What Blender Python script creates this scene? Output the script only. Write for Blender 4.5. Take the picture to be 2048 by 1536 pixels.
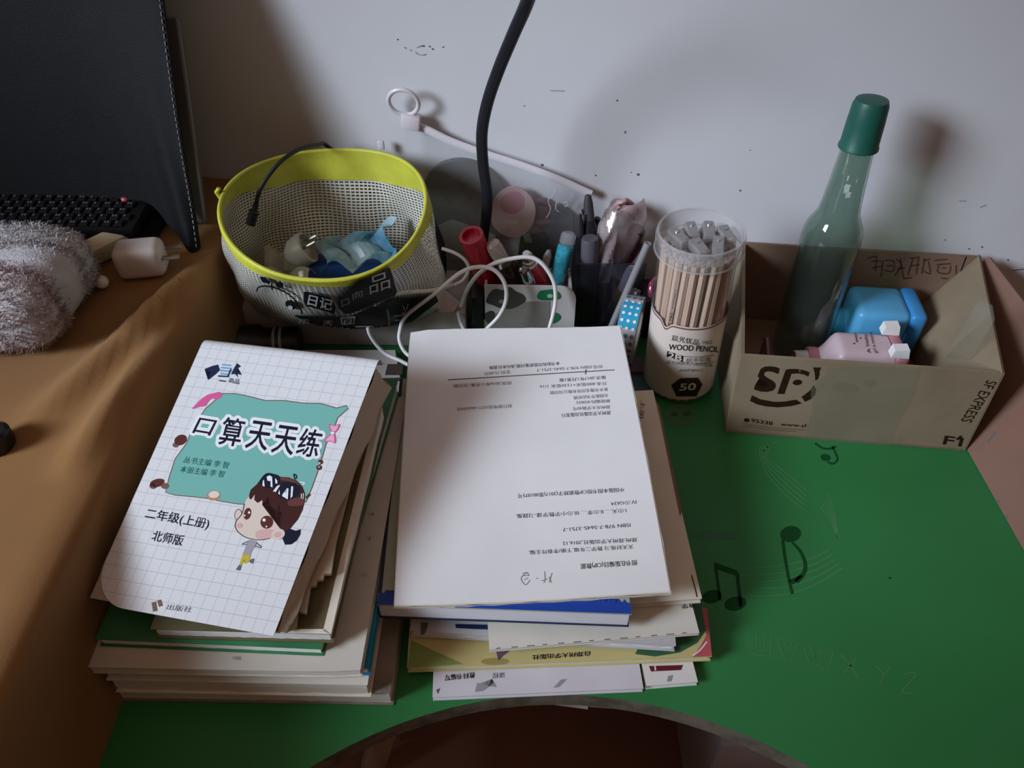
import bpy, bmesh, math, random
from mathutils import Vector as V, Matrix, Euler

random.seed(7)
SC = bpy.context.scene
for o in list(bpy.data.objects):
    bpy.data.objects.remove(o)
COL = SC.collection

# ------------------------------------------------------------------ camera
TH, CAM_H, FPX = math.radians(44), 0.59, 1540.0      # pitch down, metres above the desk top, focal length in pixels of a 2048 wide frame
cam_d = bpy.data.cameras.new('camera'); cam = bpy.data.objects.new('camera', cam_d); COL.objects.link(cam)
cam_d.sensor_fit = 'HORIZONTAL'; cam_d.sensor_width = 36.0; cam_d.lens = 36.0 * FPX / 2048.0
cam_d.clip_start = 0.01
cam.location = (0, 0, CAM_H); cam.rotation_euler = (math.pi / 2 - TH, 0, 0)
SC.camera = cam

# ------------------------------------------------------------------ world, lights, exposure
w = bpy.data.worlds.new('world'); SC.world = w; w.use_nodes = True
bg = w.node_tree.nodes['Background']; bg.inputs[0].default_value = (1.0, 0.63, 0.46, 1)
# a dim warm room: most of the bounce comes down from the ceiling, little from the sides
wt = w.node_tree; tcw = wt.nodes.new('ShaderNodeTexCoord'); sxw = wt.nodes.new('ShaderNodeSeparateXYZ'); mrw = wt.nodes.new('ShaderNodeMapRange')
wt.links.new(tcw.outputs['Generated'], sxw.inputs[0]); wt.links.new(sxw.outputs['Z'], mrw.inputs['Value']); wt.links.new(mrw.outputs[0], bg.inputs[1])
mrw.inputs['From Min'].default_value = 0.0; mrw.inputs['From Max'].default_value = 1.0; mrw.inputs['To Min'].default_value = 0.045; mrw.inputs['To Max'].default_value = 0.33
ld = bpy.data.lights.new('window_light', 'AREA'); ld.shape = 'RECTANGLE'; ld.size = 0.62; ld.size_y = 0.62
ld.energy = 3.3; ld.spread = math.radians(36); ld.color = (0.74, 0.85, 1.0)
lo = bpy.data.objects.new('window_light', ld); COL.objects.link(lo)
lo.location = (-1.57, -0.33, 1.06)
lo.rotation_euler = (V((0.11, 0.60, 0.12)) - lo.location).to_track_quat('-Z', 'Y').to_euler()
SC.view_settings.view_transform = 'Standard'; SC.view_settings.look = 'None'
SC.view_settings.gamma = 1.0; SC.view_settings.use_curve_mapping = False
SC.view_settings.exposure = 0.0

# ------------------------------------------------------------------ measuring rays (photo pixels, 2048 x 1536)
CT, ST = math.cos(TH), math.sin(TH)
CAMP = V((0, 0, CAM_H))
def ray(px, py):
    u = (px - 1024) / FPX; v = (py - 768) / FPX
    return V((u, CT - v * ST, -ST - v * CT))
def atz(px, py, z=0.0):
    d = ray(px, py); return CAMP + d * ((z - CAM_H) / d.z)
def aty(px, py, y):
    d = ray(px, py); return CAMP + d * (y / d.y)
def hitplane(p, n, off=0.0):
    n = n.normalized(); p = p + n * off
    def h(px, py):
        d = ray(px, py); return CAMP + d * ((p - CAMP).dot(n) / d.dot(n))
    return h
def proj(p):
    d = V(p) - CAMP
    dep = d.y * CT - d.z * ST; up = d.y * ST + d.z * CT
    return (1024 + FPX * d.x / dep, 768 - FPX * up / dep)
WALLN = V((-0.108, -1, 0)).normalized(); WALLP = V((0, 0.774, 0))
def wally(x): return 0.774 - 0.108 * x
def onwall(px, py, off=0.0): return hitplane(WALLP, WALLN, off)(px, py)

# ------------------------------------------------------------------ materials
MATS = {}
def mat(name, col, rough=0.55, noise=0.0, nscale=40.0, bump=0.0, bscale=200.0, metal=0.0, spec=0.4, col2=None, stretch=(1, 1, 1), coat=0.0, sheen=0.0):
    if name in MATS: return MATS[name]
    m = bpy.data.materials.new(name); m.use_nodes = True; MATS[name] = m
    nt = m.node_tree; b = nt.nodes['Principled BSDF']
    b.inputs['Base Color'].default_value = (*col, 1); b.inputs['Roughness'].default_value = rough
    b.inputs['Metallic'].default_value = metal; b.inputs['Specular IOR Level'].default_value = spec
    if coat: b.inputs['Coat Weight'].default_value = coat; b.inputs['Coat Roughness'].default_value = 0.15
    if sheen: b.inputs['Sheen Weight'].default_value = sheen
    if noise or bump or col2:
        tc = nt.nodes.new('ShaderNodeTexCoord'); mp = nt.nodes.new('ShaderNodeMapping'); mp.inputs['Scale'].default_value = stretch
        nt.links.new(tc.outputs['Object'], mp.inputs[0])
    if noise or col2:
        n = nt.nodes.new('ShaderNodeTexNoise'); n.inputs['Scale'].default_value = nscale; n.inputs['Detail'].default_value = 4
        nt.links.new(mp.outputs[0], n.inputs['Vector'])
        r = nt.nodes.new('ShaderNodeValToRGB')
        a = col; c2 = col2 or tuple(max(0, c * (1 - noise)) for c in col)
        if not col2: a = tuple(min(1, c * (1 + noise * 0.5)) for c in col)
        r.color_ramp.elements[0].position = 0.35; r.color_ramp.elements[1].position = 0.65
        r.color_ramp.elements[0].color = (*c2, 1); r.color_ramp.elements[1].color = (*a, 1)
        nt.links.new(n.outputs[0], r.inputs[0]); nt.links.new(r.outputs[0], b.inputs['Base Color'])
    if bump:
        n2 = nt.nodes.new('ShaderNodeTexNoise'); n2.inputs['Scale'].default_value = bscale; n2.inputs['Detail'].default_value = 3
        nt.links.new(mp.outputs[0], n2.inputs['Vector'])
        bp = nt.nodes.new('ShaderNodeBump'); bp.inputs['Strength'].default_value = bump; bp.inputs['Distance'].default_value = 0.002
        nt.links.new(n2.outputs[0], bp.inputs['Height']); nt.links.new(bp.outputs[0], b.inputs['Normal'])
    return m
def clear(name, tint=(1, 1, 1), body=(0.8, 0.8, 0.8), milk=0.08, gloss=1.0, rough=0.06):
    """a clear film or thin plastic / glass wall: tinted see-through, a little milky, glossy at grazing angles"""
    if name in MATS: return MATS[name]
    m = bpy.data.materials.new(name); m.use_nodes = True; MATS[name] = m
    nt = m.node_tree; nt.nodes.remove(nt.nodes['Principled BSDF']); out = nt.nodes['Material Output']
    tr = nt.nodes.new('ShaderNodeBsdfTransparent'); tr.inputs[0].default_value = (*tint, 1)
    di = nt.nodes.new('ShaderNodeBsdfDiffuse'); di.inputs[0].default_value = (*body, 1)
    gl = nt.nodes.new('ShaderNodeBsdfGlossy'); gl.inputs['Roughness'].default_value = rough
    fr = nt.nodes.new('ShaderNodeLayerWeight'); fr.inputs['Blend'].default_value = 0.5
    pw_ = nt.nodes.new('ShaderNodeMath'); pw_.operation = 'POWER'; pw_.inputs[1].default_value = 4.0
    mu = nt.nodes.new('ShaderNodeMath'); mu.operation = 'MULTIPLY_ADD'; mu.inputs[1].default_value = 0.6 * gloss; mu.inputs[2].default_value = 0.04 * gloss
    nt.links.new(fr.outputs['Facing'], pw_.inputs[0]); nt.links.new(pw_.outputs[0], mu.inputs[0])
    m1 = nt.nodes.new('ShaderNodeMixShader'); m1.inputs[0].default_value = milk
    m2 = nt.nodes.new('ShaderNodeMixShader')
    nt.links.new(tr.outputs[0], m1.inputs[1]); nt.links.new(di.outputs[0], m1.inputs[2])
    nt.links.new(mu.outputs[0], m2.inputs[0]); nt.links.new(m1.outputs[0], m2.inputs[1]); nt.links.new(gl.outputs[0], m2.inputs[2])
    nt.links.new(m2.outputs[0], out.inputs['Surface'])
    return m
def uvnodes(m):
    nt = m.node_tree
    uv = nt.nodes.new('ShaderNodeUVMap'); sx = nt.nodes.new('ShaderNodeSeparateXYZ'); nt.links.new(uv.outputs[0], sx.inputs[0])
    return nt, sx
def mth(nt, op, a, b=None):
    n = nt.nodes.new('ShaderNodeMath'); n.operation = op
    for i, x in enumerate((a, b)):
        if x is None: continue
        if isinstance(x, (int, float)): n.inputs[i].default_value = x
        else: nt.links.new(x, n.inputs[i])
    return n.outputs[0]
def squared_paper(name, col, line, nu, nv, rough=0.32):
    m = mat(name, col, rough, spec=0.5, coat=0.25)
    nt, sx = uvnodes(m); b = nt.nodes['Principled BSDF']
    a = mth(nt, 'LESS_THAN', mth(nt, 'FRACT', mth(nt, 'MULTIPLY', sx.outputs[0], nu)), 0.045)
    c = mth(nt, 'LESS_THAN', mth(nt, 'FRACT', mth(nt, 'MULTIPLY', sx.outputs[1], nv)), 0.045)
    f = mth(nt, 'MAXIMUM', a, c)
    mx = nt.nodes.new('ShaderNodeMix'); mx.data_type = 'RGBA'
    mx.inputs[6].default_value = (*col, 1); mx.inputs[7].default_value = (*line, 1)
    nt.links.new(f, mx.inputs[0]); nt.links.new(mx.outputs[2], b.inputs['Base Color'])
    return m
def woven_net(name, nu, nv):
    m = bpy.data.materials.new(name); m.use_nodes = True; MATS[name] = m
    nt, sx = uvnodes(m); b = nt.nodes['Principled BSDF']; out = nt.nodes['Material Output']
    nz = nt.nodes.new('ShaderNodeTexNoise'); nz.inputs['Scale'].default_value = 5.0
    uv2 = nt.nodes.new('ShaderNodeUVMap'); nt.links.new(uv2.outputs[0], nz.inputs['Vector'])
    wob = mth(nt, 'MULTIPLY', nz.outputs[0], 0.9)
    fu = mth(nt, 'FRACT', mth(nt, 'ADD', mth(nt, 'MULTIPLY', sx.outputs[0], nu), wob))
    fv = mth(nt, 'FRACT', mth(nt, 'ADD', mth(nt, 'MULTIPLY', sx.outputs[1], nv), wob))
    th = mth(nt, 'MAXIMUM', mth(nt, 'LESS_THAN', fv, 0.52), mth(nt, 'LESS_THAN', fu, 0.30))
    b.inputs['Base Color'].default_value = (0.62, 0.60, 0.52, 1); b.inputs['Roughness'].default_value = 0.35
    b.inputs['Specular IOR Level'].default_value = 0.6
    tr = nt.nodes.new('ShaderNodeBsdfTransparent'); tr.inputs[0].default_value = (0.55, 0.56, 0.45, 1)
    gl = nt.nodes.new('ShaderNodeBsdfGlossy'); gl.inputs['Roughness'].default_value = 0.2; gl.inputs[0].default_value = (0.8, 0.85, 0.7, 1)
    m1 = nt.nodes.new('ShaderNodeMixShader'); m1.inputs[0].default_value = 0.07
    nt.links.new(tr.outputs[0], m1.inputs[1]); nt.links.new(gl.outputs[0], m1.inputs[2])
    m2 = nt.nodes.new('ShaderNodeMixShader'); nt.links.new(th, m2.inputs[0])
    nt.links.new(m1.outputs[0], m2.inputs[1]); nt.links.new(b.outputs[0], m2.inputs[2]); nt.links.new(m2.outputs[0], out.inputs[0])
    return m

# ------------------------------------------------------------------ mesh building
def catmull(pts, n=8, closed=False):
    pts = [V(p) for p in pts]; out = []; N = len(pts)
    for i in range(N if closed else N - 1):
        g = lambda k: pts[k % N] if closed else pts[max(0, min(N - 1, k))]
        p0, p1, p2, p3 = g(i - 1), g(i), g(i + 1), g(i + 2)
        for j in range(n):
            t = j / n
            out.append(0.5 * ((2 * p1) + (p2 - p0) * t + (2 * p0 - 5 * p1 + 4 * p2 - p3) * t * t + (3 * p1 - p0 - 3 * p2 + p3) * t ** 3))
    if not closed: out.append(pts[-1])
    return out
def frame(z, x=None):
    z = V(z).normalized(); x = V(x) if x is not None else (V((0, 0, 1)) if abs(z.z) < 0.9 else V((1, 0, 0)))
    y = z.cross(x).normalized(); x = y.cross(z).normalized()
    return Matrix((x, y, z)).transposed()
def M4(loc, rot=None):
    m = (rot.to_4x4() if rot is not None else Matrix.Identity(4)); m.translation = V(loc); return m
class MB:
    def __init__(s): s.v = []; s.f = []; s.mi = []; s.mats = []; s.uv = {}
    def idx(s, m):
        if m not in s.mats: s.mats.append(m)
        return s.mats.index(m)
    def add(s, vs, fs, m, uvs=None):
        o = len(s.v); s.v += [V(p) for p in vs]; i = s.idx(m)
        for f in fs: s.f.append([k + o for k in f]); s.mi.append(i)
        if uvs:
            for k, q in enumerate(uvs): s.uv[o + k] = q
        return s
    def box(s, M, size, m, r=0.0, seg=2):
        bm = bmesh.new(); bmesh.ops.create_cube(bm, size=1.0)
        for q in bm.verts: q.co = V((q.co.x * size[0], q.co.y * size[1], q.co.z * size[2]))
        if r: bmesh.ops.bevel(bm, geom=bm.edges[:], offset=r, segments=seg, affect='EDGES', profile=0.5)
        return s.bm(bm, m, M)
    def bm(s, bm, m, M=None, fn=None):
        bm.verts.ensure_lookup_table(); bm.verts.index_update()
        vs = [q.co.copy() for q in bm.verts]
        if M is not None: vs = [M @ q for q in vs]
        if fn: vs = [fn(q) for q in vs]
        fs = [[q.index for q in f.verts] for f in bm.faces]; bm.free()
        return s.add(vs, fs, m)
    def lathe(s, prof, M, m, seg=32, cap0=False, cap1=False):
        vs = []; fs = []; n = len(prof)
        for (r, h) in prof:
            for k in range(seg):
                a = 2 * math.pi * k / seg; vs.append(M @ V((r * math.cos(a), r * math.sin(a), h)))
        for i in range(n - 1):
            for k in range(seg):
                k2 = (k + 1) % seg; fs.append([i * seg + k, i * seg + k2, (i + 1) * seg + k2, (i + 1) * seg + k])
        if cap0: fs.append(list(range(seg))[::-1])
        if cap1: fs.append([(n - 1) * seg + k for k in range(seg)])
        return s.add(vs, fs, m)
    def tube(s, pts, r, m, seg=10, closed=False, cap=True, flat=1.0):
        pts = [V(p) for p in pts]; n = len(pts); vs = []; fs = []; X = None
        for i, p in enumerate(pts):
            a = pts[(i - 1) % n] if closed else pts[max(0, i - 1)]; b = pts[(i + 1) % n] if closed else pts[min(n - 1, i + 1)]
            t = (b - a).normalized()
            if X is None: X = frame(t).col[0]
            X = (X - t * X.dot(t)).normalized(); Y = t.cross(X)
            rr = r(i / max(1, n - 1)) if callable(r) else r
            for k in range(seg):
                an = 2 * math.pi * k / seg; vs.append(p + X * (rr * math.cos(an)) + Y * (rr * flat * math.sin(an)))
        for i in range(n if closed else n - 1):
            for k in range(seg):
                k2 = (k + 1) % seg; j = (i + 1) % n; fs.append([i * seg + k, i * seg + k2, j * seg + k2, j * seg + k])
        if cap and not closed: fs.append(list(range(seg))[::-1]); fs.append([(n - 1) * seg + k for k in range(seg)])
        return s.add(vs, fs, m)
    def grid(s, fn, nu, nv, m, closed_u=False):
        """fn(u, v) over the unit square, with UVs"""
        vs = []; fs = []; uvs = []; w_ = nu + 1
        for j in range(nv + 1):
            for i in range(nu + 1):
                vs.append(V(fn(i / nu, j / nv))); uvs.append((i / nu, j / nv))
        for j in range(nv):
            for i in range(nu): fs.append([j * w_ + i, j * w_ + i + 1, (j + 1) * w_ + i + 1, (j + 1) * w_ + i])
        return s.add(vs, fs, m, uvs)
    def slab(s, fn, nu, nv, th, m, mside=None):
        """a sheet with thickness th (below fn's surface, along -z or a given vector)"""
        d = V((0, 0, -th)) if not isinstance(th, V) else th
        s.grid(fn, nu, nv, m); s.grid(lambda u, v: V(fn(u, v)) + d, nu, nv, mside or m)
        ms = mside or m
        for e in (lambda t: (t, 0), lambda t: (t, 1), lambda t: (0, t), lambda t: (1, t)):
            n = max(nu, nv); vs = []; fs = []
            for k in range(n + 1):
                p = V(fn(*e(k / n))); vs += [p, p + d]
            for k in range(n): fs.append([2 * k, 2 * k + 1, 2 * k + 3, 2 * k + 2])
            s.add(vs, fs, ms)
        return s
    def prism(s, poly, d, m, mside=None):
        poly = [V(p) for p in poly]; n = len(poly); d = V(d)
        s.add(poly, [list(range(n))], m); s.add([p + d for p in poly], [list(range(n))[::-1]], mside or m)
        vs = poly + [p + d for p in poly]
        return s.add(vs, [[i, (i + 1) % n, n + (i + 1) % n, n + i] for i in range(n)], mside or m)
    # --- flat print laid on a surface: 2-D shapes in photo pixels, carried onto the surface by hit()
    def pxbm(s, bm, hit, m, maxlen=None):
        bmesh.ops.triangulate(bm, faces=bm.faces[:])
        if maxlen:
            for _ in range(4):
                es = [e for e in bm.edges if e.calc_length() > maxlen]
                if not es: break
                bmesh.ops.subdivide_edges(bm, edges=es, cuts=1); bmesh.ops.triangulate(bm, faces=[f for f in bm.faces if len(f.verts) > 3])
        return s.bm(bm, m, None, lambda q: hit(q.x, q.y))
    def pxpoly(s, pts, hit, m, maxlen=None, smooth=0):
        if smooth: pts = [(p.x, p.y) for p in catmull([(a, b, 0) for a, b in pts], smooth, True)]
        bm = bmesh.new(); vs = [bm.verts.new((a, b, 0)) for a, b in pts]; bm.faces.new(vs)
        return s.pxbm(bm, hit, m, maxlen)
    def pxell(s, cx, cy, rx, ry, hit, m, rot=0.0, n=24, maxlen=None):
        c, q = math.cos(rot), math.sin(rot)
        return s.pxpoly([(cx + rx * math.cos(a) * c - ry * math.sin(a) * q, cy + rx * math.cos(a) * q + ry * math.sin(a) * c) for a in [2 * math.pi * k / n for k in range(n)]], hit, m, maxlen)
    def pxline(s, pts, wd, hit, m, smooth=6, closed=False):
        P = catmull([(a, b, 0) for a, b in pts], smooth, closed) if smooth and len(pts) > 2 else [V((a, b, 0)) for a, b in pts]
        if smooth and len(pts) == 2: P = [P[0].lerp(P[1], k / 8) for k in range(9)]
        n = len(P); vs = []; fs = []
        for i, p in enumerate(P):
            a = P[(i - 1) % n] if closed else P[max(0, i - 1)]; b = P[(i + 1) % n] if closed else P[min(n - 1, i + 1)]
            t = (b - a).normalized(); nn = V((-t.y, t.x, 0)); ww = (wd(i / (n - 1)) if callable(wd) else wd) / 2
            for k in (-1, 1): q = p + nn * ww * k; vs.append(hit(q.x, q.y))
        for i in range(n if closed else n - 1): j = (i + 1) % n; fs.append([2 * i, 2 * i + 1, 2 * j + 1, 2 * j])
        return s.add(vs, fs, m)
    def pxtext(s, body, p0, p1, up, hit, m, bold=0.0, maxlen=None):
        """body set from p0 to p1 (pixels); up = pixel vector of one cap height (upwards on the print)"""
        cu = bpy.data.curves.new('t', 'FONT'); cu.body = body; cu.offset = bold; cu.resolution_u = 3
        ob = bpy.data.objects.new('t', cu); me = bpy.data.meshes.new_from_object(ob)
        bpy.data.objects.remove(ob); bpy.data.curves.remove(cu)
        if not me.vertices: bpy.data.meshes.remove(me); return s
        xs = [q.co.x for q in me.vertices]; ys = [q.co.y for q in me.vertices]
        x0, x1 = min(xs), max(xs); hh = max(0.7, max(ys))
        bm = bmesh.new(); bm.from_mesh(me); bpy.data.meshes.remove(me)
        for q in bm.verts:
            a = (q.co.x - x0) / (x1 - x0); b = q.co.y / hh
            q.co = V((p0[0] + (p1[0] - p0[0]) * a + up[0] * b, p0[1] + (p1[1] - p0[1]) * a + up[1] * b, 0))
        return s.pxbm(bm, hit, m, maxlen)
    def build(s, name, parent=None, origin=None, angle=35, smooth=True):
        me = bpy.data.meshes.new(name)
        o = V(origin) if origin is not None else (parent.location.copy() if parent is not None and parent.get('wspace') else V((0, 0, 0)))
        me.from_pydata([p - o for p in s.v], [], s.f)
        for m in s.mats: me.materials.append(m)
        me.polygons.foreach_set('material_index', s.mi)
        if s.uv:
            ul = me.uv_layers.new(name='UVMap')
            for lp in me.loops: ul.data[lp.index].uv = s.uv.get(lp.vertex_index, (0, 0))
        me.validate(); me.update()
        if smooth:
            me.polygons.foreach_set('use_smooth', [True] * len(me.polygons)); me.set_sharp_from_angle(angle=math.radians(angle))
        ob = bpy.data.objects.new(name, me); COL.objects.link(ob)
        if parent is not None: ob.parent = parent
        else: ob.location = o
        return ob
def tag(o, label=None, cat=None, group=None, kind=None):
    for k, x in (('label', label), ('category', cat), ('group', group), ('kind', kind)):
        if x: o[k] = x
    return o
def thing(name, label, cat, loc, group=None):
    o = bpy.data.objects.new(name, None); COL.objects.link(o); o.location = V(loc); o.empty_display_size = 0.02; o['wspace'] = 1
    return tag(o, label, cat, group)
def dup(root, M, label=None):
    r = root.copy(); COL.objects.link(r); r.matrix_world = M
    if label: r['label'] = label
    for ch in list(root.children):
        c = ch.copy(); COL.objects.link(c); c.parent = r
        for g in list(ch.children):
            d = g.copy(); COL.objects.link(d); d.parent = c
    return r

# ------------------------------------------------------------------ colours
paper = mat('white_paper', (0.70, 0.69, 0.66), 0.6, 0.05, 30, 0.08, 60)
cream = mat('cream_paper', (0.66, 0.60, 0.50), 0.65, 0.06, 30, 0.08, 60)
tanpaper = mat('tan_paper', (0.46, 0.37, 0.27), 0.7, 0.08, 40, 0.1, 60)
pages = mat('page_edges', (0.62, 0.57, 0.49), 0.75, 0.14, 60, 0.2, 60, stretch=(0.25, 0.25, 40))
ink = mat('black_ink', (0.016, 0.016, 0.020), 0.7, spec=0.08)
greyink = mat('grey_print', (0.10, 0.10, 0.11), 0.6)
white = mat('white_plastic', (0.72, 0.70, 0.68), 0.35, 0.03, 20)
black = mat('black_plastic', (0.012, 0.012, 0.014), 0.35)
pencilgrey = mat('pencil_grey', (0.22, 0.22, 0.24), 0.6)

def printonto(b, t, part=None):
    """lay a print's faces into the mesh of the part that carries it"""
    tgt = t if part is None else next(c for c in t.children if c.name.split('.')[0] == part)
    o = tgt.location if tgt.parent is None else (t.location if t.get('wspace') else V((0, 0, 0)))
    base = len(tgt.data.materials); src = bpy.data.meshes.new('p'); src.from_pydata([p - o for p in b.v], [], b.f)
    for m in b.mats: tgt.data.materials.append(m)
    bm = bmesh.new(); bm.from_mesh(tgt.data); n0 = len(bm.faces); bm.from_mesh(src); bm.faces.ensure_lookup_table()
    for k, i in enumerate(b.mi): bm.faces[n0 + k].material_index = base + i; bm.faces[n0 + k].smooth = False
    bm.to_mesh(tgt.data); bm.free(); bpy.data.meshes.remove(src)
# ================================================================== the setting
FLOORZ = -0.55
wallm = mat('painted_wall', (0.60, 0.595, 0.61), 0.75, 0.03, 6, 0.12, 35)
b = MB()
pw = lambda x, z, o=0.0: V((x, wally(x), z)) + WALLN * o
b.prism([pw(-2.2, FLOORZ), pw(2.2, FLOORZ), pw(2.2, 2.2), pw(-2.2, 2.2)], V((0.0108, 0.1, 0)), wallm)
hw = lambda px, py: onwall(px, py, 0.0006)
faint = mat('faint_wall_mark', (0.30, 0.30, 0.31), 0.8)
for pts in ([(841, 92), (848, 91), (846, 94)], [(808, 94), (812, 97)], [(819, 99), (823, 102)], [(830, 104), (836, 109)], [(836, 109), (846, 110), (852, 108)],
            [(833, 95), (842, 92)], [(2026, 541), (2048, 538)], [(1250, 262), (1249, 267)], [(1918, 402), (1932, 402)], [(1960, 415), (1972, 410)], [(1100, 181), (1128, 182)]):
    b.pxline(pts, 1.6, hw, greyink if pts[0][0] in (2026, 841) else faint, 4)
for x, y, r in ((795, 79, 1.5), (859, 93, 1.6), (865, 98, 1.8), (886, 94, 1.5), (1084, 330, 2.6), (1276, 349, 2.6), (1234, 201, 1.8), (1250, 264, 1.8), (1480, 381, 1.8),
                (1938, 498, 1.6), (1964, 494, 1.8), (2016, 520, 1.8), (1191, 351, 1.6), (1262, 345, 1), (1048, 212, 1.2), (1500, 300, 1), (1890, 480, 1.2)):
    b.pxell(x, y, r, r, hw, greyink, n=8)
tag(b.build('wall_back', smooth=False), kind='structure')
b = MB()
b.box(M4((0, 0.2, FLOORZ - 0.03)), (4.4, 2.6, 0.06), mat('dark_red_floorboards', (0.22, 0.105, 0.075), 0.55, 0.12, 3, 0.05, 20, stretch=(3, 0.6, 1)))
tag(b.build('floor', smooth=False), kind='structure')

# ================================================================== the green desk
greenm = mat('green_laminate', (0.028, 0.195, 0.055), 0.42, 0.10, 5, 0.05, 260, spec=0.35)
bandm = mat('grey_brown_edge_band', (0.12, 0.105, 0.075), 0.6, 0.35, 60, 0.15, 200)
legwood = mat('pale_leg_wood', (0.34, 0.22, 0.15), 0.55, 0.25, 8, 0.1, 60, stretch=(6, 6, 0.5))
DX0, DX1 = -0.309, 0.478
def wy(x): return wally(x) - 0.004
arc = []
AC = V((0.035, -0.072, 0)); AR = 0.335
a0 = math.acos((0.31) / AR)
for k in range(41):
    a = math.pi - (math.pi - 2 * 0.36) * k / 40 - 0.36
    arc.append(AC + V((AR * math.cos(a), AR * math.sin(a), 0)))
outline = [V((DX0, wy(DX0), 0)), V((DX0, arc[0].y, 0))] + arc + [V((DX1, arc[-1].y, 0)), V((DX1, wy(DX1), 0))]
desk = thing('study_desk', 'low green study desk with a curved front cutout and faded music notes', 'desk', (0.06, 0.4, FLOORZ))
b = MB(); b.prism(outline, V((0, 0, -0.018)), greenm, bandm)
hz = lambda px, py: atz(px, py, 0.00015)
hz2 = lambda px, py: atz(px, py, 0.00025)
dkg = mat('dark_green_print', (0.008, 0.065, 0.018), 0.6, spec=0.1); ltg = mat('pale_green_print', (0.075, 0.25, 0.105), 0.6, spec=0.2)
fadg = mat('faded_outline_print', (0.060, 0.205, 0.085), 0.6, spec=0.2)
# quaver
b.pxell(1581, 1068, 21, 16, hz2, dkg, -0.15); b.pxline([(1565, 1080), (1570, 1115), (1577, 1155), (1585, 1188)], 6, hz2, dkg)
b.pxline([(1584, 1084), (1600, 1102), (1610, 1125), (1608, 1145), (1592, 1164)], lambda t: 4 + 6 * t, hz2, dkg)
b.pxpoly([(1577, 1160), (1600, 1150), (1606, 1152), (1586, 1169)], hz2, dkg)
# beamed pair
b.pxpoly([(1428, 1124), (1474, 1141), (1476, 1153), (1430, 1136)], hz2, dkg); b.pxline([(1431, 1130), (1440, 1200)], 6, hz2, dkg); b.pxline([(1474, 1145), (1482, 1215)], 7, hz2, dkg)
b.pxell(1424, 1193, 20, 13, hz2, dkg, -0.2); b.pxell(1471, 1207, 22, 14, hz2, dkg, -0.2)
# clef tail by the carton
b.pxell(1651, 915, 10, 7, hz2, dkg, 0.2); b.pxline([(1655, 924), (1667, 927), (1675, 918), (1670, 904), (1664, 892)], 4, hz2, dkg)
b.pxline([(1630, 886), (1645, 896), (1662, 897), (1672, 892)], 4, hz2, dkg)
# staves
for k in range(5):
    o = k
    b.pxline([(1400 - 3 * o, 1139 + 13.5 * o), (1500, 1136 + 14 * o), (1560 + 5 * o, 1131 + 14 * o), (1620 + 6 * o, 1118 + 11 * o), (1658 + 6.5 * o, 1100 + 9 * o)], lambda t: 2.2 * min(1, 0.3 + t), hz, ltg)
    b.pxline([(1522 + 5 * o, 892 - o), (1519 + 4 * o, 906), (1524 + 2.5 * o, 925 - 2 * o), (1536 + 5 * o, 950 - 4 * o), (1572 + 5 * o, 990 - 7 * o), (1607 + 2 * o, 1018 - 8.5 * o)], 1.9, hz, ltg)
    b.pxline([(1640 + 4 * o, 1012 - 6 * o), (1660 + 2 * o, 1040 - 4 * o), (1674 + 1.2 * o, 1075 + o)], 1.7, hz, ltg)
b.pxline([(1526, 903), (1540, 890), (1556, 882)], 2, hz, ltg)
# faded lower-case alphabet, running down to the right
def outl(pts): b.pxline(pts, 3.0, hz, fadg, 0, True)
outl([(1498, 1268), (1513, 1268), (1513, 1301), (1528, 1303), (1529, 1270), (1543, 1272), (1541, 1317), (1529, 1316), (1529, 1312), (1506, 1309), (1498, 1300)])
outl([(1553, 1278), (1565, 1276), (1577, 1300), (1586, 1281), (1596, 1286), (1582, 1322), (1571, 1321)])
outl([(1607, 1293), (1621, 1294), (1630, 1316), (1636, 1303), (1643, 1304), (1648, 1320), (1656, 1301), (1667, 1303), (1657, 1338), (1645, 1337), (1640, 1323), (1632, 1336), (1622, 1334)])
b.pxline([(1682, 1308), (1700, 1330), (1718, 1358)], 3.4, hz, fadg); b.pxline([(1714, 1316), (1700, 1332), (1686, 1348)], 3.4, hz, fadg)
b.pxline([(1752, 1332), (1768, 1348)], 3.4, hz, fadg); b.pxline([(1783, 1334), (1768, 1350), (1760, 1368)], 3.4, hz, fadg)
b.pxline([(1806, 1348), (1832, 1346), (1818, 1366), (1804, 1384), (1826, 1386)], 3, hz, fadg)
b.pxpoly([(1376, 1058), (1470, 1066), (1472, 1077), (1378, 1075)], hz, mat('faded_band_print', (0.03, 0.16, 0.07), 0.5))
b.pxell(1780, 1156, 3, 2, hz, dkg, n=10)
b.build('desktop', desk, smooth=False)
for (x, y) in ((-0.27, 0.12), (0.40, 0.12), (-0.27, 0.70), (0.40, 0.66)):
    q = MB(); q.box(M4((x, y, (FLOORZ - 0.018) / 2)), (0.035, 0.035, -FLOORZ - 0.018), legwood, 0.003); q.build('leg', desk)
q = MB(); q.box(M4((0.05, 0.53, -0.125)), (0.72, 0.36, 0.012), mat('shelf_board', (0.20, 0.115, 0.085), 0.5, 0.15, 8), 0.001); q.build('shelf', desk)
# round clear sticker on the desk top
b = MB(); b.pxell(1362, 832, 33, 25, lambda x, y: atz(x, y, 0.0005), clear('clear_sticker', (0.8, 0.85, 0.8), (0.5, 0.5, 0.45), 0.10, 0.5))
for dx, dy, rx in ((-13, -2, 7), (11, -3, 8)): b.pxell(1362 + dx, 830 + dy, rx, 4, lambda x, y: atz(x, y, 0.0007), mat('sticker_print', (0.02, 0.09, 0.035), 0.5))
tag(b.build('sticker'), 'faint clear round sticker on the green desktop in front of the pencil tub', 'sticker')

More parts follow.
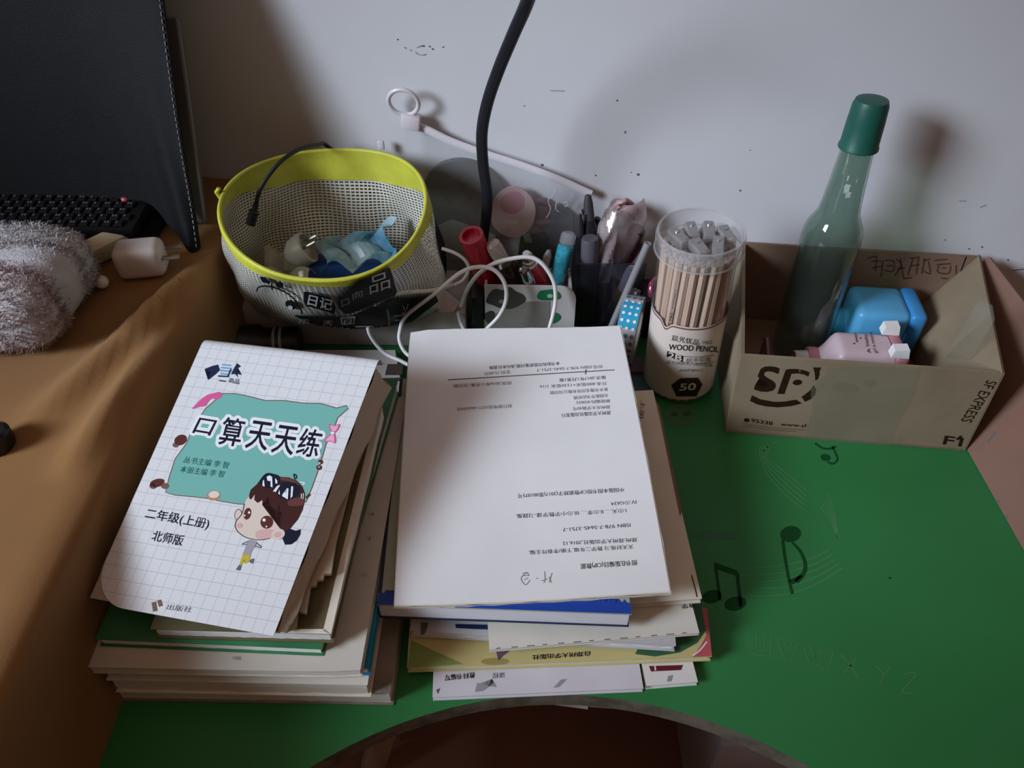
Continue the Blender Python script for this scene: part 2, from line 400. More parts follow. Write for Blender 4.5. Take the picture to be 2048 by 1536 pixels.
# sheets and a box under the desk
b = MB(); Z = -0.118
b.prism([atz(1036, 1400, Z), atz(1176, 1419, Z), atz(1178, 1398, Z) + V((0, 0.12, 0)), atz(1000, 1390, Z) + V((0, 0.12, 0))], V((0, 0, 0.002)), paper)
tag(b.build('paper_sheet', smooth=False), 'white paper sheet sticking out on the shelf beneath the green desk', 'paper')
b = MB()
b.prism([atz(1178, 1414, Z), atz(1300, 1422, Z), atz(1300, 1405, Z) + V((0, 0.14, 0)), atz(1178, 1395, Z) + V((0, 0.12, 0))], V((0, 0, 0.003)), tanpaper)
tag(b.build('cardboard_sheet', smooth=False), 'brown card beside the white sheet on the shelf beneath the desk', 'card')
b = MB(); p = atz(1505, 1500, -0.32)
b.box(M4((p.x + 0.02, p.y + 0.09, -0.435)), (0.11, 0.17, 0.23), mat('dull_white_box', (0.36, 0.34, 0.35), 0.6, 0.05, 20), 0.004)
tag(b.build('storage_box'), 'dull white box standing on the floor under the desk', 'box')
b = MB(); p = atz(765, 1500, -0.4)
b.box(M4((p.x, p.y + 0.03, -0.40), Euler((0, 0.25, 0.2)).to_matrix()), (0.03, 0.022, 0.27), legwood, 0.003)
b.box(M4((p.x - 0.045, p.y + 0.06, -0.40), Euler((0, -0.25, 0.2)).to_matrix()), (0.03, 0.022, 0.27), legwood, 0.003)
b.box(M4((p.x - 0.02, p.y + 0.05, -0.262), Euler((0, 0, 0.2)).to_matrix()), (0.14, 0.10, 0.018), legwood, 0.004)
tag(b.build('wooden_stool'), 'small pale wooden stool under the desk by the curved cutout', 'stool')

# brown board leaning outwards along the right edge
brownm = mat('brown_board', (0.20, 0.105, 0.075), 0.65, 0.07, 12, 0.06, 90)
bq = [V((0.4607, -0.06, 0.0008)), V((0.4607, 0.706, 0.0008)), V((0.5195, 0.700, 0.107)), V((0.5195, -0.06, 0.107))]
bn = (bq[1] - bq[0]).cross(bq[2] - bq[0]).normalized(); bn = bn if bn.x < 0 else -bn
b = MB(); b.prism(bq, -bn * 0.006, brownm)
hb = hitplane(bq[0], bn, 0.0002)
for pts in ([(1975, 884), (1992, 864)], [(1995, 998), (1998, 1006)], [(2012, 1030), (2015, 1038)], [(2032, 1078), (2038, 1094)]): b.pxline(pts, 3, hb, greyink, 0)
tag(b.build('brown_board', smooth=False), 'brown board leaning outwards along the right edge of the green desk', 'board')

# ================================================================== orange-tan cloth on the higher table at the left
CZ = 0.14; EX = -0.3065
clothm = mat('orange_tan_cloth', (0.25, 0.118, 0.032), 0.8, 0.10, 7, 0.07, 700, sheen=0.1)
ribs = [((460, 478), (360, 575), (240, 690)), ((400, 545), (235, 695), (40, 870)), ((345, 650), (240, 780), (120, 965))]
rib3 = []
for r in ribs:
    pl = [atz(x, y, CZ) for x, y in r]; rib3.append(pl)
def segd(p, a, c):
    d = c - a; t = max(0, min(1, (p - a).dot(d) / d.length_squared)); return (p - (a + d * t)).length, t
def clothz(x, y):
    p = V((x, y, CZ)); h = 0
    for i, pl in enumerate(rib3):
        d = segd(p, pl[0], pl[2])[0]
        tt = min(1, max(0, (p - pl[0]).dot(pl[2] - pl[0]) / (pl[2] - pl[0]).length_squared)); ends = math.sin(math.pi * tt) ** 0.8
        h += (0.009, 0.013, 0.012)[i] * math.exp(-(d / (0.012, 0.013, 0.011)[i]) ** 2) * ends
    h += 0.0035 * math.sin(9 * x + 14 * y) * math.exp(-((x + 0.45) / 0.16) ** 2)
    return CZ + max(0, h)
def cloth(u, v):
    y = wally(-0.5) + 0.005 - v * 0.85
    if u < 0.72:
        x = -1.25 + (EX + 1.25) * (u / 0.72) ** 0.55
        if y > wally(x) - 0.004: y = wally(x) - 0.004
        e = EX - x; z = clothz(x, y)
        if e < 0.02: z -= 0.006 * ((0.02 - e) / 0.02) ** 2
        return V((x, y, z))
    t = (u - 0.72) / 0.28
    y = min(y, wally(EX) - 0.004)
    dz = 0.006 + 0.45 * t ** 1.5
    bulge = 0.006 * math.sin(min(1, t * 4) * math.pi / 2)
    fold = (0.004 * math.sin(24 * y + 1.0) + 0.003 * math.sin(41 * y)) * min(1, t * 3)
    x = EX + 0.001 + min(bulge + fold, 0.0045)
    return V((x, y, clothz(EX, y) - dz))
b = MB(); b.slab(cloth, 90, 110, V((-0.001, 0, -0.0015)), clothm)
tag(b.build('tablecloth', angle=80), 'orange-tan cloth spread over the higher table left of the green desk', 'tablecloth')

# black cap at the frame edge
b = MB(); p = atz(2, 880, CZ + 0.010)
b.lathe([(0.0, 0), (0.013, 0.0), (0.014, 0.003), (0.014, 0.013), (0.011, 0.016), (0, 0.016)], M4((p.x - 0.006, p.y, clothz(p.x, p.y) + 0.0005)), black)
tag(b.build('bottle_cap'), 'small black cap lying on the orange-tan cloth at the near left', 'cap')

# ---------------------------------------------------------------- fuzzy pouch
ctr = V((-0.541, 0.556, CZ + 0.036)); hx, hy, hzz = 0.150, 0.060, 0.034
fr = Euler((0, 0, -0.03)).to_matrix()
def sup(u, v):
    a = 2 * math.pi * u; e = math.pi * (v - 0.5)
    f = lambda q, n: math.copysign(abs(q) ** n, q)
    x = f(math.cos(e), 0.30) * f(math.cos(a), 0.20); y = f(math.cos(e), 0.30) * f(math.sin(a), 0.22); z = f(math.sin(e), 0.50)
    return ctr + fr @ V((hx * x, hy * y, hzz * z * (1 + 0.05 * math.sin(9 * x + 3 * y)) ))
pouch = thing('fuzzy_pouch', 'fluffy grey-white pouch with a pinkish lower edge lying on the cloth', 'pouch', (ctr.x, ctr.y, CZ))
fz = mat('pouch_fleece', (0.52, 0.50, 0.51), 0.9, 0.12, 30, 0.6, 500, col2=(0.36, 0.35, 0.37), sheen=0.3)
fzp = mat('pouch_fleece_pink', (0.42, 0.29, 0.28), 0.9, 0.12, 30, 0.6, 500, col2=(0.30, 0.20, 0.20), sheen=0.3)
b = MB(); b.grid(sup, 96, 48, fz); b.build('body', pouch)
b = MB(); amax = 0; cells = []
for i in range(200):
    for j in range(100):
        u, v = (i + .5) / 200, (j + .5) / 100
        p = sup(u, v)
        if p.z < CZ + 0.001: continue
        ar = (sup(u + .0025, v) - sup(u - .0025, v)).cross(sup(u, min(1, v + .005)) - sup(u, max(0, v - .005))).length
        cells.append((u, v, ar))
acc = 0; cum = []
for c_ in cells: acc += c_[2]; cum.append(acc)
for u0, v0, _ in random.choices(cells, cum_weights=cum, k=26000):
    u = u0 + random.uniform(-.0025, .0025); v = min(0.999, max(0.001, v0 + random.uniform(-.005, .005)))
    p = sup(u, v)
    q = sup(u + 0.004, v) - p; q2 = sup(u, min(1, v + 0.006)) - p; n = q.cross(q2)
    if n.length < 1e-12: continue
    n.normalize()
    if n.dot(p - ctr) < 0: n = -n
    d = (n + V((random.uniform(-.9, .9), random.uniform(-.9, .9), random.uniform(-.5, .7)))).normalized()
    L = random.uniform(0.0030, 0.0060); s_ = d.cross(V((random.random(), random.random(), random.random()))).normalized() * 0.00048
    mid = p + d * L * 0.55 + V((0, 0, 0.0006)); tip = p + d * L + V((random.uniform(-.002, .002), random.uniform(-.002, .002), -0.0006))
    tip.z = max(tip.z, CZ + 0.001); mid.z = max(mid.z, CZ + 0.001)
    pk = (p.y < ctr.y - hy * 0.35 + 0.012 * math.sin(40 * p.x)) or (p.z < ctr.z - 0.4 * hzz and p.x < ctr.x + hx * 0.9)
    b.add([p - s_, p + s_, mid + s_ * 0.7, mid - s_ * 0.7, tip], [[0, 1, 2, 3], [3, 2, 4]], fzp if pk else fz)
tag(b.build('fur', pouch, angle=180), kind='stuff')

# ---------------------------------------------------------------- charger, odd bits on the cloth
t = thing('charger', 'white square-sided wall charger lying on the cloth beside the fuzzy pouch', 'charger', atz(285, 575, CZ))
p = atz(285, 560, CZ); R = Euler((0, 0, 0.16)).to_matrix()
b = MB(); b.box(M4((p.x, p.y + 0.012, CZ + 0.0175), R), (0.045, 0.031, 0.033), mat('charger_white', (0.55, 0.50, 0.47), 0.3), 0.008, 4); b.build('body', t)
for k, dy in enumerate((-0.008, 0.010)):
    b = MB(); o = V((p.x, p.y + 0.012, CZ + 0.0175)) + R @ V((0.030, dy, 0.003))
    b.box(M4(o, R), (0.017, 0.0065, 0.0018), mat('dull_pin', (0.30, 0.27, 0.24), 0.35, metal=0.6), 0.0006); b.build('pin', t)
p = atz(212, 500, CZ + 0.012)
b = MB(); b.box(M4((p.x, p.y, CZ + 0.0165), Euler((0.25, 0.0, 0.9)).to_matrix()), (0.046, 0.019, 0.020), mat('cream_eraser', (0.52, 0.45, 0.30), 0.5, 0.05, 40), 0.003)
tag(b.build('eraser'), 'cream block wedged between the fuzzy pouch and the white charger', 'eraser')
p = atz(205, 568, CZ + 0.006)
t = thing('earbud', 'small round white earbud between pouch and charger on the cloth', 'earbud', (p.x, p.y, CZ))
b = MB(); b.lathe([(0, -0.0065)] + [(0.0065 * math.sin(a), -0.0065 * math.cos(a)) for a in [math.pi * k / 10 for k in range(1, 10)]] + [(0, 0.0065)], M4((p.x, p.y, CZ + 0.0085)), white, 16); b.build('bud', t)
b = MB(); b.tube(catmull([(p.x - 0.004, p.y, CZ + 0.010), (p.x - 0.012, p.y + 0.008, CZ + 0.010), (p.x - 0.03, p.y + 0.012, CZ + 0.009)]), 0.0022, white, 8); b.build('stem', t)

# ---------------------------------------------------------------- tablet in a black leather keyboard case
leather = mat('black_leather', (0.0055, 0.006, 0.0068), 0.6, 0.15, 60, 0.25, 900, spec=0.14)
tab = thing('tablet_case', 'black stitched leather keyboard case standing open with a tablet inside', 'tablet case', (-0.5, 0.73, CZ))
bot = catmull([(-0.75, 0.7205, 0.1735), (-0.5306, 0.7149, 0.1735), (-0.4125, 0.7036, 0.1755), (-0.3703, 0.6919, 0.1775), (-0.3488, 0.6769, 0.1569), (-0.3328, 0.6637, 0.1437), (-0.3197, 0.6581, 0.1419)], 10)
top = catmull([(-0.784, 0.803, 0.468), (-0.5547, 0.794, 0.468), (-0.4312, 0.785, 0.468), (-0.3871, 0.782, 0.468), (-0.3548, 0.778, 0.468), (-0.3283, 0.775, 0.468), (-0.3067, 0.774, 0.468)], 10)
NB = len(bot) - 1
def leaf(u, v):
    f = u * NB; i = min(NB - 1, int(f)); a = f - i
    p0 = bot[i].lerp(bot[i + 1], a); p1 = top[i].lerp(top[i + 1], a); p = p0.lerp(p1, v)
    s_ = (u - 0.62) / 0.38
    if s_ > 0: p.y += 0.006 * math.sin(s_ * 7 + v * 9) * (1 - v) ** 3 * s_
    p.y -= 0.010 * math.sin(v * math.pi) * 0.6
    return p
b = MB(); b.slab(leaf, 72, 40, V((0.0006, 0.003, 0)), leather); b.build('cover', tab, angle=60)
b = MB()
for k in range(58):
    v = 0.012 + k * 0.0172; p0 = leaf(0.968, v) + V((0, -0.0007, 0)); p1 = leaf(0.968, v + 0.010) + V((0, -0.0007, 0))
    b.tube([p0, p0.lerp(p1, .5) + V((0, -0.0004, 0)), p1], 0.0006, mat('grey_thread', (0.20, 0.19, 0.18), 0.8), 5)
b.build('stitching', tab)
P0, P1 = V((-0.317, 0.701, 0.1456)), V((-0.3213, 0.765, 0.333)); SX = V((-0.28, 0.032, 0)).normalized()
up_ = (P1 - P0); L = up_.length; Rm = frame(up_.cross(SX), -SX)
b = MB(); q = P0 + up_ / 2 + SX * 0.135; q.y += 0.004
b.box(M4(q, frame(SX.cross(up_), SX)), (0.27, L, 0.008), mat('grey_tablet', (0.17, 0.16, 0.155), 0.35, metal=0.3), 0.0035, 4); b.build('tablet', tab)
b = MB(); b.box(M4((-0.5625, 0.686, 0.1508), Euler((0, 0, -0.02)).to_matrix()), (0.39, 0.056, 0.017), leather, 0.003); b.build('base', tab)
kb = MB(); KR = Euler((0.06, 0, -0.02)).to_matrix(); KM = M4((-0.548, 0.686, 0.1678), KR) @ Matrix.Scale(0.94, 4)
kb.box(KM, (0.37, 0.062, 0.012), mat('keyboard_black', (0.006, 0.006, 0.007), 0.7, spec=0.15), 0.003); kbo = kb.build('keyboard', tab)
kb = MB(); keym = mat('key_black', (0.007, 0.007, 0.008), 0.8, spec=0.1); leg_ = mat('key_legend', (0.13, 0.125, 0.14), 0.7, spec=0.1)
for r in range(5):
    for c in range(27):
        x = 0.172 - 0.0122 * c - 0.004 * (r % 3); y = 0.023 - 0.0115 * r
        if x < -0.17: continue
        kb.box(KM @ M4((x, y, 0.0072)), (0.0100, 0.0092, 0.0026), keym, 0.0008, 1)
        for k in range(random.randint(1, 2)):
            kb.box(KM @ M4((x - 0.002 + 0.003 * k, y + 0.001, 0.0087)), (0.0016, 0.0028, 0.0003), leg_)
ko = kb.build('keys', tab); ko.parent = tab; tag(ko, kind='stuff')
p = atz(249, 394, 0.1784)
kb = MB(); kb.lathe([(0.0042, 0), (0.0042, 0.003), (0.0030, 0.0045), (0, 0.005)], M4((p.x, p.y, 0.1740), KR), mat('red_nub', (0.45, 0.06, 0.10), 0.4), 14)
kb.build('pointing_nub', tab)
# ================================================================== books
def bookq(name, label, quad, th, coverm, group=None, cat='book', pagem=None, inset=0.002, cov=0.0009, loose=0.0, nu=10, nv=12, warp=None, backm=None):
    """a soft-cover book from its top outline far-left, far-right, near-right, near-left; th = (far, near) thickness.
    Parts: front_cover, page_block, back_cover.  Returns the thing and its top surface function."""
    A, B_, C_, D = [V(p) for p in quad]
    def topf(u, v):
        p = A.lerp(B_, u).lerp(D.lerp(C_, u), v)
        if warp: p = p + V(warp(u, v))
        return p
    def at(u, v, d): p = topf(u, v); p.z -= d; return p
    T = lambda v: th[0] + (th[1] - th[0]) * v
    t = thing(name, label, cat, at(0.5, 0.5, T(0.5)), group)
    if th[1] < 0.003:
        b = MB(); b.slab(topf, nu, nv, min(th), coverm); b.build('sheet', t, angle=60); return t, topf
    b = MB(); b.slab(topf, nu, nv, cov, coverm); fc = b.build('front_cover', t, angle=60)
    e = inset / max(0.05, (B_ - A).length); e2 = inset / max(0.05, (D - A).length)
    b = MB(); m = pagem or pages
    f0 = lambda u, v: at(e + (1 - 2 * e) * u, e2 + (1 - 2 * e2) * v, cov + 0.00005); f1 = lambda u, v: at(e + (1 - 2 * e) * u, e2 + (1 - 2 * e2) * v, T(v) - cov - 0.00005)
    b.grid(f0, nu, nv, m); b.grid(f1, nu, nv, m)
    for ed in (lambda q: (q, 0), lambda q: (q, 1), lambda q: (0, q), lambda q: (1, q)):
        n = 14; vs = []; fs = []
        for k in range(n + 1):
            p0, p1 = f0(*ed(k / n)), f1(*ed(k / n))
            for j in range(4): vs.append(p0.lerp(p1, j / 3) + V((loose * math.sin(k * 1.7 + j * 2.2), loose * math.cos(k * 2.3 + j * 1.9), 0)))
        for k in range(n):
            for j in range(3): fs.append([4 * k + j, 4 * k + 4 + j, 4 * k + 5 + j, 4 * k + 1 + j])
        b.add(vs, fs, m)
    b.build('page_block', t, angle=60)
    b = MB(); b.slab(lambda u, v: at(u, v, T(v) - cov), nu, nv, cov, backm or coverm); b.build('back_cover', t, angle=60)
    return t, topf
def near(pl, pr, z, length, zf, skew=0.0, swing=0.0):
    """top outline from the near edge in photo pixels (left, right at height z), running back by length to height zf"""
    D, C_ = atz(*pl, z), atz(*pr, z); d = (C_ - D); d.z = 0; d.normalize(); n = V((-d.y, d.x, 0))
    n = (n + d * swing).normalized()
    A = D + n * length; B_ = C_ + n * length; A.z = B_.z = zf
    return [A, B_, C_, D]
def qhit(q, off=0.0002):
    n = (q[1] - q[0]).cross(q[3] - q[0]); n = n if n.z > 0 else -n
    return hitplane(q[2], n, off)
def clipz(h, z): return h

# ---------------- left pile, bottom to top
GL = 'books in the left pile'
q = near((199, 1376), (781, 1386), 0.022, 0.255, 0.026)
bookq('workbook', 'grey-brown workbook lowest in the left pile, flat on the green desk', q, (0.0255, 0.0215), mat('grey_brown_cover', (0.24, 0.20, 0.165), 0.6, 0.3, 30), GL, loose=0.0004)
q = near((212, 1360), (735, 1370), 0.043, 0.245, 0.051)
bookq('exercise_book', 'thick cream exercise book second from the bottom of the left pile', q, (0.0245, 0.0205), cream, GL, loose=0.0006)
q = near((186, 1328), (737, 1337), 0.0548, 0.250, 0.066)
bookq('exercise_book', 'exercise book with a blue cover edge showing along the right of the left pile', q, (0.0140, 0.0112), mat('bright_blue_cover', (0.015, 0.24, 0.42), 0.35, 0.1, 30), GL, loose=0.0003)
q = near((171, 1334), (722, 1345), 0.0655, 0.262, 0.079, swing=0.01)
def curl(u, v): return (0, 0, 0.004 * max(0, u - 0.72) * max(0, v - 0.7) * 30 * (0.5 + 0.5 * math.sin(u * 6)))
t, f = bookq('answer_booklet', 'large cream booklet with a wavy near edge and faint print, middle of the left pile', q, (0.0118, 0.0100), mat('dull_cream_cover', (0.50, 0.455, 0.39), 0.6, 0.06, 25), GL, warp=curl, loose=0.0004, inset=0.001)
h = qhit(q, 0.00035); b = MB()
for (x, y, s_) in ((735, 1030, 12), (731, 1078, 10), (718, 1152, 16), (712, 1182, 18), (680, 1232, 26), (690, 1247, 30), (463, 1318, 18)):
    b.pxtext('人教版'[:2 + (s_ > 15)], (x, y), (x + s_, y + 2), (2, -7), h, mat('faint_print', (0.25, 0.22, 0.18), 0.6))
printonto(b, t, 'front_cover')
olive = mat('olive_cover', (0.115, 0.095, 0.04), 0.5, 0.2, 20)
grn = mat('green_cover', (0.03, 0.16, 0.06), 0.4, 0.15, 30)
D, C_ = atz(172, 1278, 0.077), atz(642, 1298, 0.077); B_ = atz(796, 760, 0.097); A = B_ + (D - C_)
A.z = B_.z; A.x = max(A.x, -0.298); D.x = max(D.x, -0.298)
bookq('textbook', 'green textbook with white page edges under the dark green one in the left pile', [A, B_, C_, D], (0.0165, 0.0108), grn, GL, pagem=paper, loose=0.0003)
b_ = MB()
C_ = atz(661, 1268, 0.0905); B_ = atz(768, 800, 0.118); D = atz(300, 1258, 0.0905); A = B_ + (D - C_); D.x = max(D.x, -0.297); A.x = max(A.x, -0.295); A.z = B_.z
bookq('textbook', 'dark green textbook with a broad pale margin, third from the top of the left pile', [A, B_, C_, D], (0.0205, 0.0130), olive, GL, pagem=paper, loose=0.0004)
q3 = [A, B_, C_, D]
hh = qhit(q3, 0.0002)
b = MB(); b.pxpoly([(662, 1268), (768, 800), (757, 802), (646, 1262)], hh, cream); b.pxpoly([(662, 1268), (560, 1266), (566, 1258), (650, 1258)], hh, cream)
printonto(b, bpy.data.objects['textbook.001'], 'front_cover')
# torn brown booklet
zt = 0.076; zf = 0.10
pp = [(742, 800, 0.096), (722, 880, 0.091), (690, 1010, 0.083), (672, 1080, 0.080), (662, 1146, 0.077), (648, 1148, 0.077), (646, 1158, 0.0765), (634, 1160, 0.0765), (632, 1170, 0.076), (621, 1172, 0.076), (612, 1226, 0.074),
      (596, 1222, 0.074), (592, 1252, 0.0728), (570, 1262, 0.0725), (480, 1240, 0.0725), (480, 1130, 0.079), (600, 800, 0.096)]
b = MB(); b.prism([atz(p[0], p[1], 0.0975 + (p[2] - 0.0725) * 1.25) for p in pp], V((0, 0, -0.003)), tanpaper)
tag(b.build('torn_booklet'), 'brown booklet with a stepped torn edge just under the squared cover', 'booklet', GL)

# top: arithmetic workbook with a squared cover
TL, TR, BR, BL = atz(402, 690, 0.163), atz(753, 730, 0.163), atz(547, 1272, 0.103), atz(174, 1204, 0.106)
book = thing('arithmetic_workbook', 'workbook with squared white cover and cartoon girl, topmost on the left pile', 'book', atz(480, 960, 0.09), GL)
n1 = (TR - TL).cross(BL - TL); n1 = -n1 if n1.z < 0 else n1; n1.normalize()
PC = TR.lerp(BR, .5)
hcl = lambda o: hitplane(PC, n1, o)
hc, hco, hc2, hc3, hc4 = hcl(0.00012), hcl(0.00016), hcl(0.00022), hcl(0.00038), hcl(0.00046)
BL = hcl(0)(174, 1204); TL = hcl(0)(402, 690); TR = hcl(0)(753, 730); BR = hcl(0)(547, 1272)
edge = (TL - BL).normalized()
def l1(u, v):
    # v: 0 far .. 1 near; the far end rolls over the folded spine
    q = 0.07
    if v < q:
        a = (1 - v / q) * 2.0; r = 0.010
        base = TL.lerp(TR, u)
        return base + edge * (r * math.sin(a)) - n1 * (r * (1 - math.cos(a)))
    vv = (v - q) / (1 - q)
    p = TL.lerp(TR, u).lerp(BL.lerp(BR, u), vv)
    # rounded near-left corner and lifted near-right corner
    if vv > 0.86 and u < 0.20:
        k = math.hypot((0.20 - u) / 0.20, (vv - 0.86) / 0.14)
        if k > 1: p = p + (TL.lerp(TR, 0.20).lerp(BL.lerp(BR, 0.20), 0.86) - p) * (1 - 1 / k)
    return p
sq = squared_paper('squared_cover', (0.66, 0.67, 0.68), (0.43, 0.45, 0.50), 17, 25)
b = MB(); b.slab(l1, 40, 90, -n1 * 0.0008, sq, paper)
teal = mat('teal_panel', (0.16, 0.42, 0.37), 0.35, coat=0.2); brl = mat('brown_outline', (0.16, 0.08, 0.06), 0.5)
fr_ = [(446, 787), (470, 787), (500, 793), (530, 801), (569, 801), (605, 806), (642, 807), (673, 816), (693, 811), (696, 817), (675, 836), (666, 862), (652, 888), (638, 936), (625, 972), (612, 1004), (560, 1010), (520, 1009),
       (476, 1008), (445, 1003), (410, 996), (380, 993), (349, 990), (331, 985), (338, 955), (350, 918), (372, 888), (388, 850), (412, 816)]
b.pxpoly(fr_, hc, teal); b.pxline(fr_, 1.8, hco, brl, 0, True)
wht = mat('white_print', (0.74, 0.76, 0.78), 0.35); dk = mat('dark_print', (0.010, 0.012, 0.026), 0.6, spec=0.1)
TT = '口算天天练'
cen = [(410, 852), (464, 861), (519, 868), (571, 877), (620, 883)]
for (cx, cy), ch in zip(cen, TT):
    wd, ht = (36, 27) if ch == '口' else (44, 50)
    p0 = (cx - wd / 2 - 7, cy + ht / 2 - 3); p1 = (cx + wd / 2 - 7, cy + ht / 2 + 3)
    for k in range(14):
        dx, dy = 6.5 * math.cos(k * math.pi / 7), 6.5 * math.sin(k * math.pi / 7)
        b.pxtext(ch, (p0[0] + dx, p0[1] + dy), (p1[0] + dx, p1[1] + dy), (14, -ht), hcl(0.00022 + 0.00001 * k), wht, 0.008)
for (cx, cy), ch in zip(cen, TT):
    wd, ht = (36, 28) if ch == '口' else (44, 50)
    p0 = (cx - wd / 2 - 7, cy + ht / 2 - 3); p1 = (cx + wd / 2 - 7, cy + ht / 2 + 3)
    b.pxtext(ch, p0, p1, (14, -ht), hc3, dk, 0.012)
b.pxtext('二年级(上册)', (289, 1034), (416, 1056), (6, -19), hc, dk, 0.012)
b.pxtext('北师版', (302, 1079), (364, 1090), (6, -19), hc, dk, 0.012)
tdk = mat('teal_print', (0.02, 0.13, 0.11), 0.4)
b.pxtext('丛书主编 李 智', (366, 924), (456, 936), (4, -12), hc2, tdk, 0.01); b.pxtext('本册主编 李 智', (359, 943), (447, 954), (4, -12), hc2, tdk, 0.01)
b.pxtext('出版社', (332, 1218), (382, 1224), (4, -10), hc, greyink, 0.008)
b.pxpoly([(303, 1205), (312, 1203), (315, 1222), (306, 1223)], hc, brl); b.pxpoly([(314, 1201), (322, 1199), (326, 1211), (318, 1214)], hc, brl)
# running-horse emblem
nav = mat('navy_print', (0.01, 0.02, 0.06), 0.4); lbl = mat('light_blue_print', (0.15, 0.32, 0.52), 0.4)
b.pxpoly([(409, 738), (424, 732), (436, 729), (440, 740), (432, 748), (422, 756), (416, 760), (422, 745)], hc, nav)
b.pxpoly([(474, 726), (482, 733), (476, 736), (473, 743), (481, 745), (483, 750), (475, 748), (476, 755), (470, 748), (462, 749), (466, 740)], hc, nav)
for x, y, w_ in ((444, 729, 18), (442, 735, 22), (440, 741, 24), (441, 747, 16)): b.pxline([(x, y), (x + w_, y + 2)], 3, hc, lbl, 0)
b.pxline([(436, 752), (458, 753)], 3, hc, nav, 0); b.pxline([(456, 752), (462, 738)], 3, hc, nav, 0)
b.pxtext('品', (468, 766), (478, 768), (2, -9), hc, nav, 0.01); b.pxtext('高', (457, 764), (467, 766), (2, -9), hc, nav, 0.01); b.pxline([(438, 761), (452, 763)], 2.2, hc, nav, 0)
# sweets round the panel
pk = mat('pink_print', (0.62, 0.10, 0.28), 0.35); pkl = mat('light_pink_print', (0.74, 0.38, 0.50), 0.35); ch_ = mat('chocolate_print', (0.09, 0.025, 0.02), 0.35)
for P_ in ([(658, 848), (668, 851), (680, 848), (676, 860), (668, 866), (660, 860)], [(667, 864), (671, 872), (671, 886), (660, 883), (647, 884), (654, 874)]):
    b.pxpoly(P_, hc2, pk, smooth=4); c_ = (sum(p[0] for p in P_) / 6, sum(p[1] for p in P_) / 6)
    b.pxpoly([(c_[0] + (p[0] - c_[0]) * .72, c_[1] + (p[1] - c_[1]) * .72) for p in P_], hc3, pkl, smooth=4)
b.pxell(665, 866, 4, 3, hc3, wht, n=10)
b.pxpoly([(440, 784), (444, 792), (434, 799), (424, 797), (416, 804), (410, 812), (398, 814), (384, 818), (392, 808), (400, 800), (414, 790), (428, 786)], hc2, pk, smooth=3)
b.pxell(361, 880, 13, 10, hc2, ch_, -0.5); b.pxell(351, 890, 6, 5, hc2, brl, 0); b.pxell(314, 966, 15, 8, hc2, ch_, -0.3); b.pxell(330, 972, 8, 6, hc2, brl); b.pxell(306, 972, 7, 6, hc2, brl)
b.pxell(427, 991, 14, 10, hc2, mat('peach_outline', (0.45, 0.22, 0.13), 0.4), -0.1); b.pxell(428, 989, 11, 7, hc3, mat('pale_peach', (0.70, 0.60, 0.52), 0.4), -0.1)
b.pxell(641, 924, 5, 5, hc2, ch_, n=12); b.pxell(638, 935, 6, 5, hc2, ch_, n=12); b.pxell(639, 926, 2, 1.5, hc3, wht, n=8); b.pxell(638, 934, 2, 1.5, hc3, pkl, n=8)
b.pxline([(612, 996), (620, 988)], 5, hc2, ch_, 0)
# girl with a pony tail and glasses pushed up on her hair
g = lambda *a: [(420 + x * 0.15625, 920 + y * 0.15625) for x, y in a]
skin = mat('skin_print', (0.66, 0.55, 0.47), 0.4); hair = mat('hair_print', (0.045, 0.012, 0.012), 0.35); hairl = mat('hair_light_print', (0.12, 0.04, 0.035), 0.35); blush = mat('blush_print', (0.62, 0.38, 0.36), 0.4)
b.pxpoly(g((1020, 880), (1095, 905), (1160, 885), (1155, 950), (1110, 1030), (1040, 1080), (960, 1085), (925, 1000), (950, 900)), hc2, dk)
b.pxell(*g((360, 700))[0], 7.5, 11.5, hcl(0.00018), brl, 0.1); b.pxell(*g((362, 702))[0], 6.3, 10.2, hcl(0.0002), skin, 0.1)
face = g((500, 470), (440, 570), (405, 690), (335, 780), (322, 850), (350, 910), (420, 970), (520, 1010), (650, 1022), (760, 1005), (860, 990), (950, 930), (940, 750), (890, 520), (700, 440))
b.pxpoly(face, hc2, skin, smooth=3); b.pxline(g((440, 560), (405, 690), (335, 780), (322, 850), (350, 910), (420, 970), (520, 1010), (650, 1022), (760, 1003)), 1.3, hc3, dk)
b.pxell(*g((870, 950))[0], 14, 10.5, hcl(0.00042), skin, -0.3); b.pxell(*g((870, 955))[0], 8, 5.5, hcl(0.00045), blush, -0.3)
b.pxpoly(g((585, 930), (640, 895), (720, 885), (800, 900), (850, 940), (760, 1000), (650, 1015), (590, 990)), hc3, blush, smooth=3); b.pxell(*g((375, 840))[0], 6, 5, hc3, blush)
hr = g((505, 500), (500, 450), (520, 380), (600, 310), (650, 240), (720, 170), (800, 175), (890, 215), (1000, 220), (1100, 260), (1180, 340), (1212, 430), (1210, 520), (1180, 640), (1120, 760), (1020, 880), (950, 930), (890, 870), (935, 750), (895, 640), (880, 560),
       (862, 650), (800, 620), (765, 560), (745, 470), (700, 520), (668, 575), (672, 510), (640, 530), (610, 550), (565, 510), (575, 430), (530, 500))
b.pxpoly(hr, hc3, hair); b.pxpoly(g((900, 225), (1000, 225), (1090, 265), (1150, 330), (1090, 310), (1000, 270), (920, 262)), hc4, hairl, smooth=3); b.pxpoly(g((1000, 520), (1130, 480), (1200, 490), (1190, 570), (1100, 590), (1010, 580)), hc4, hairl, smooth=3)
b.pxpoly(g((650, 240), (720, 170), (800, 175), (890, 215), (870, 330), (780, 360), (690, 350), (640, 300)), hc4, dk, smooth=3); b.pxpoly(g((880, 330), (960, 280), (1060, 290), (1150, 330), (1130, 440), (1010, 510), (900, 480), (850, 420)), hc4, dk, smooth=3)
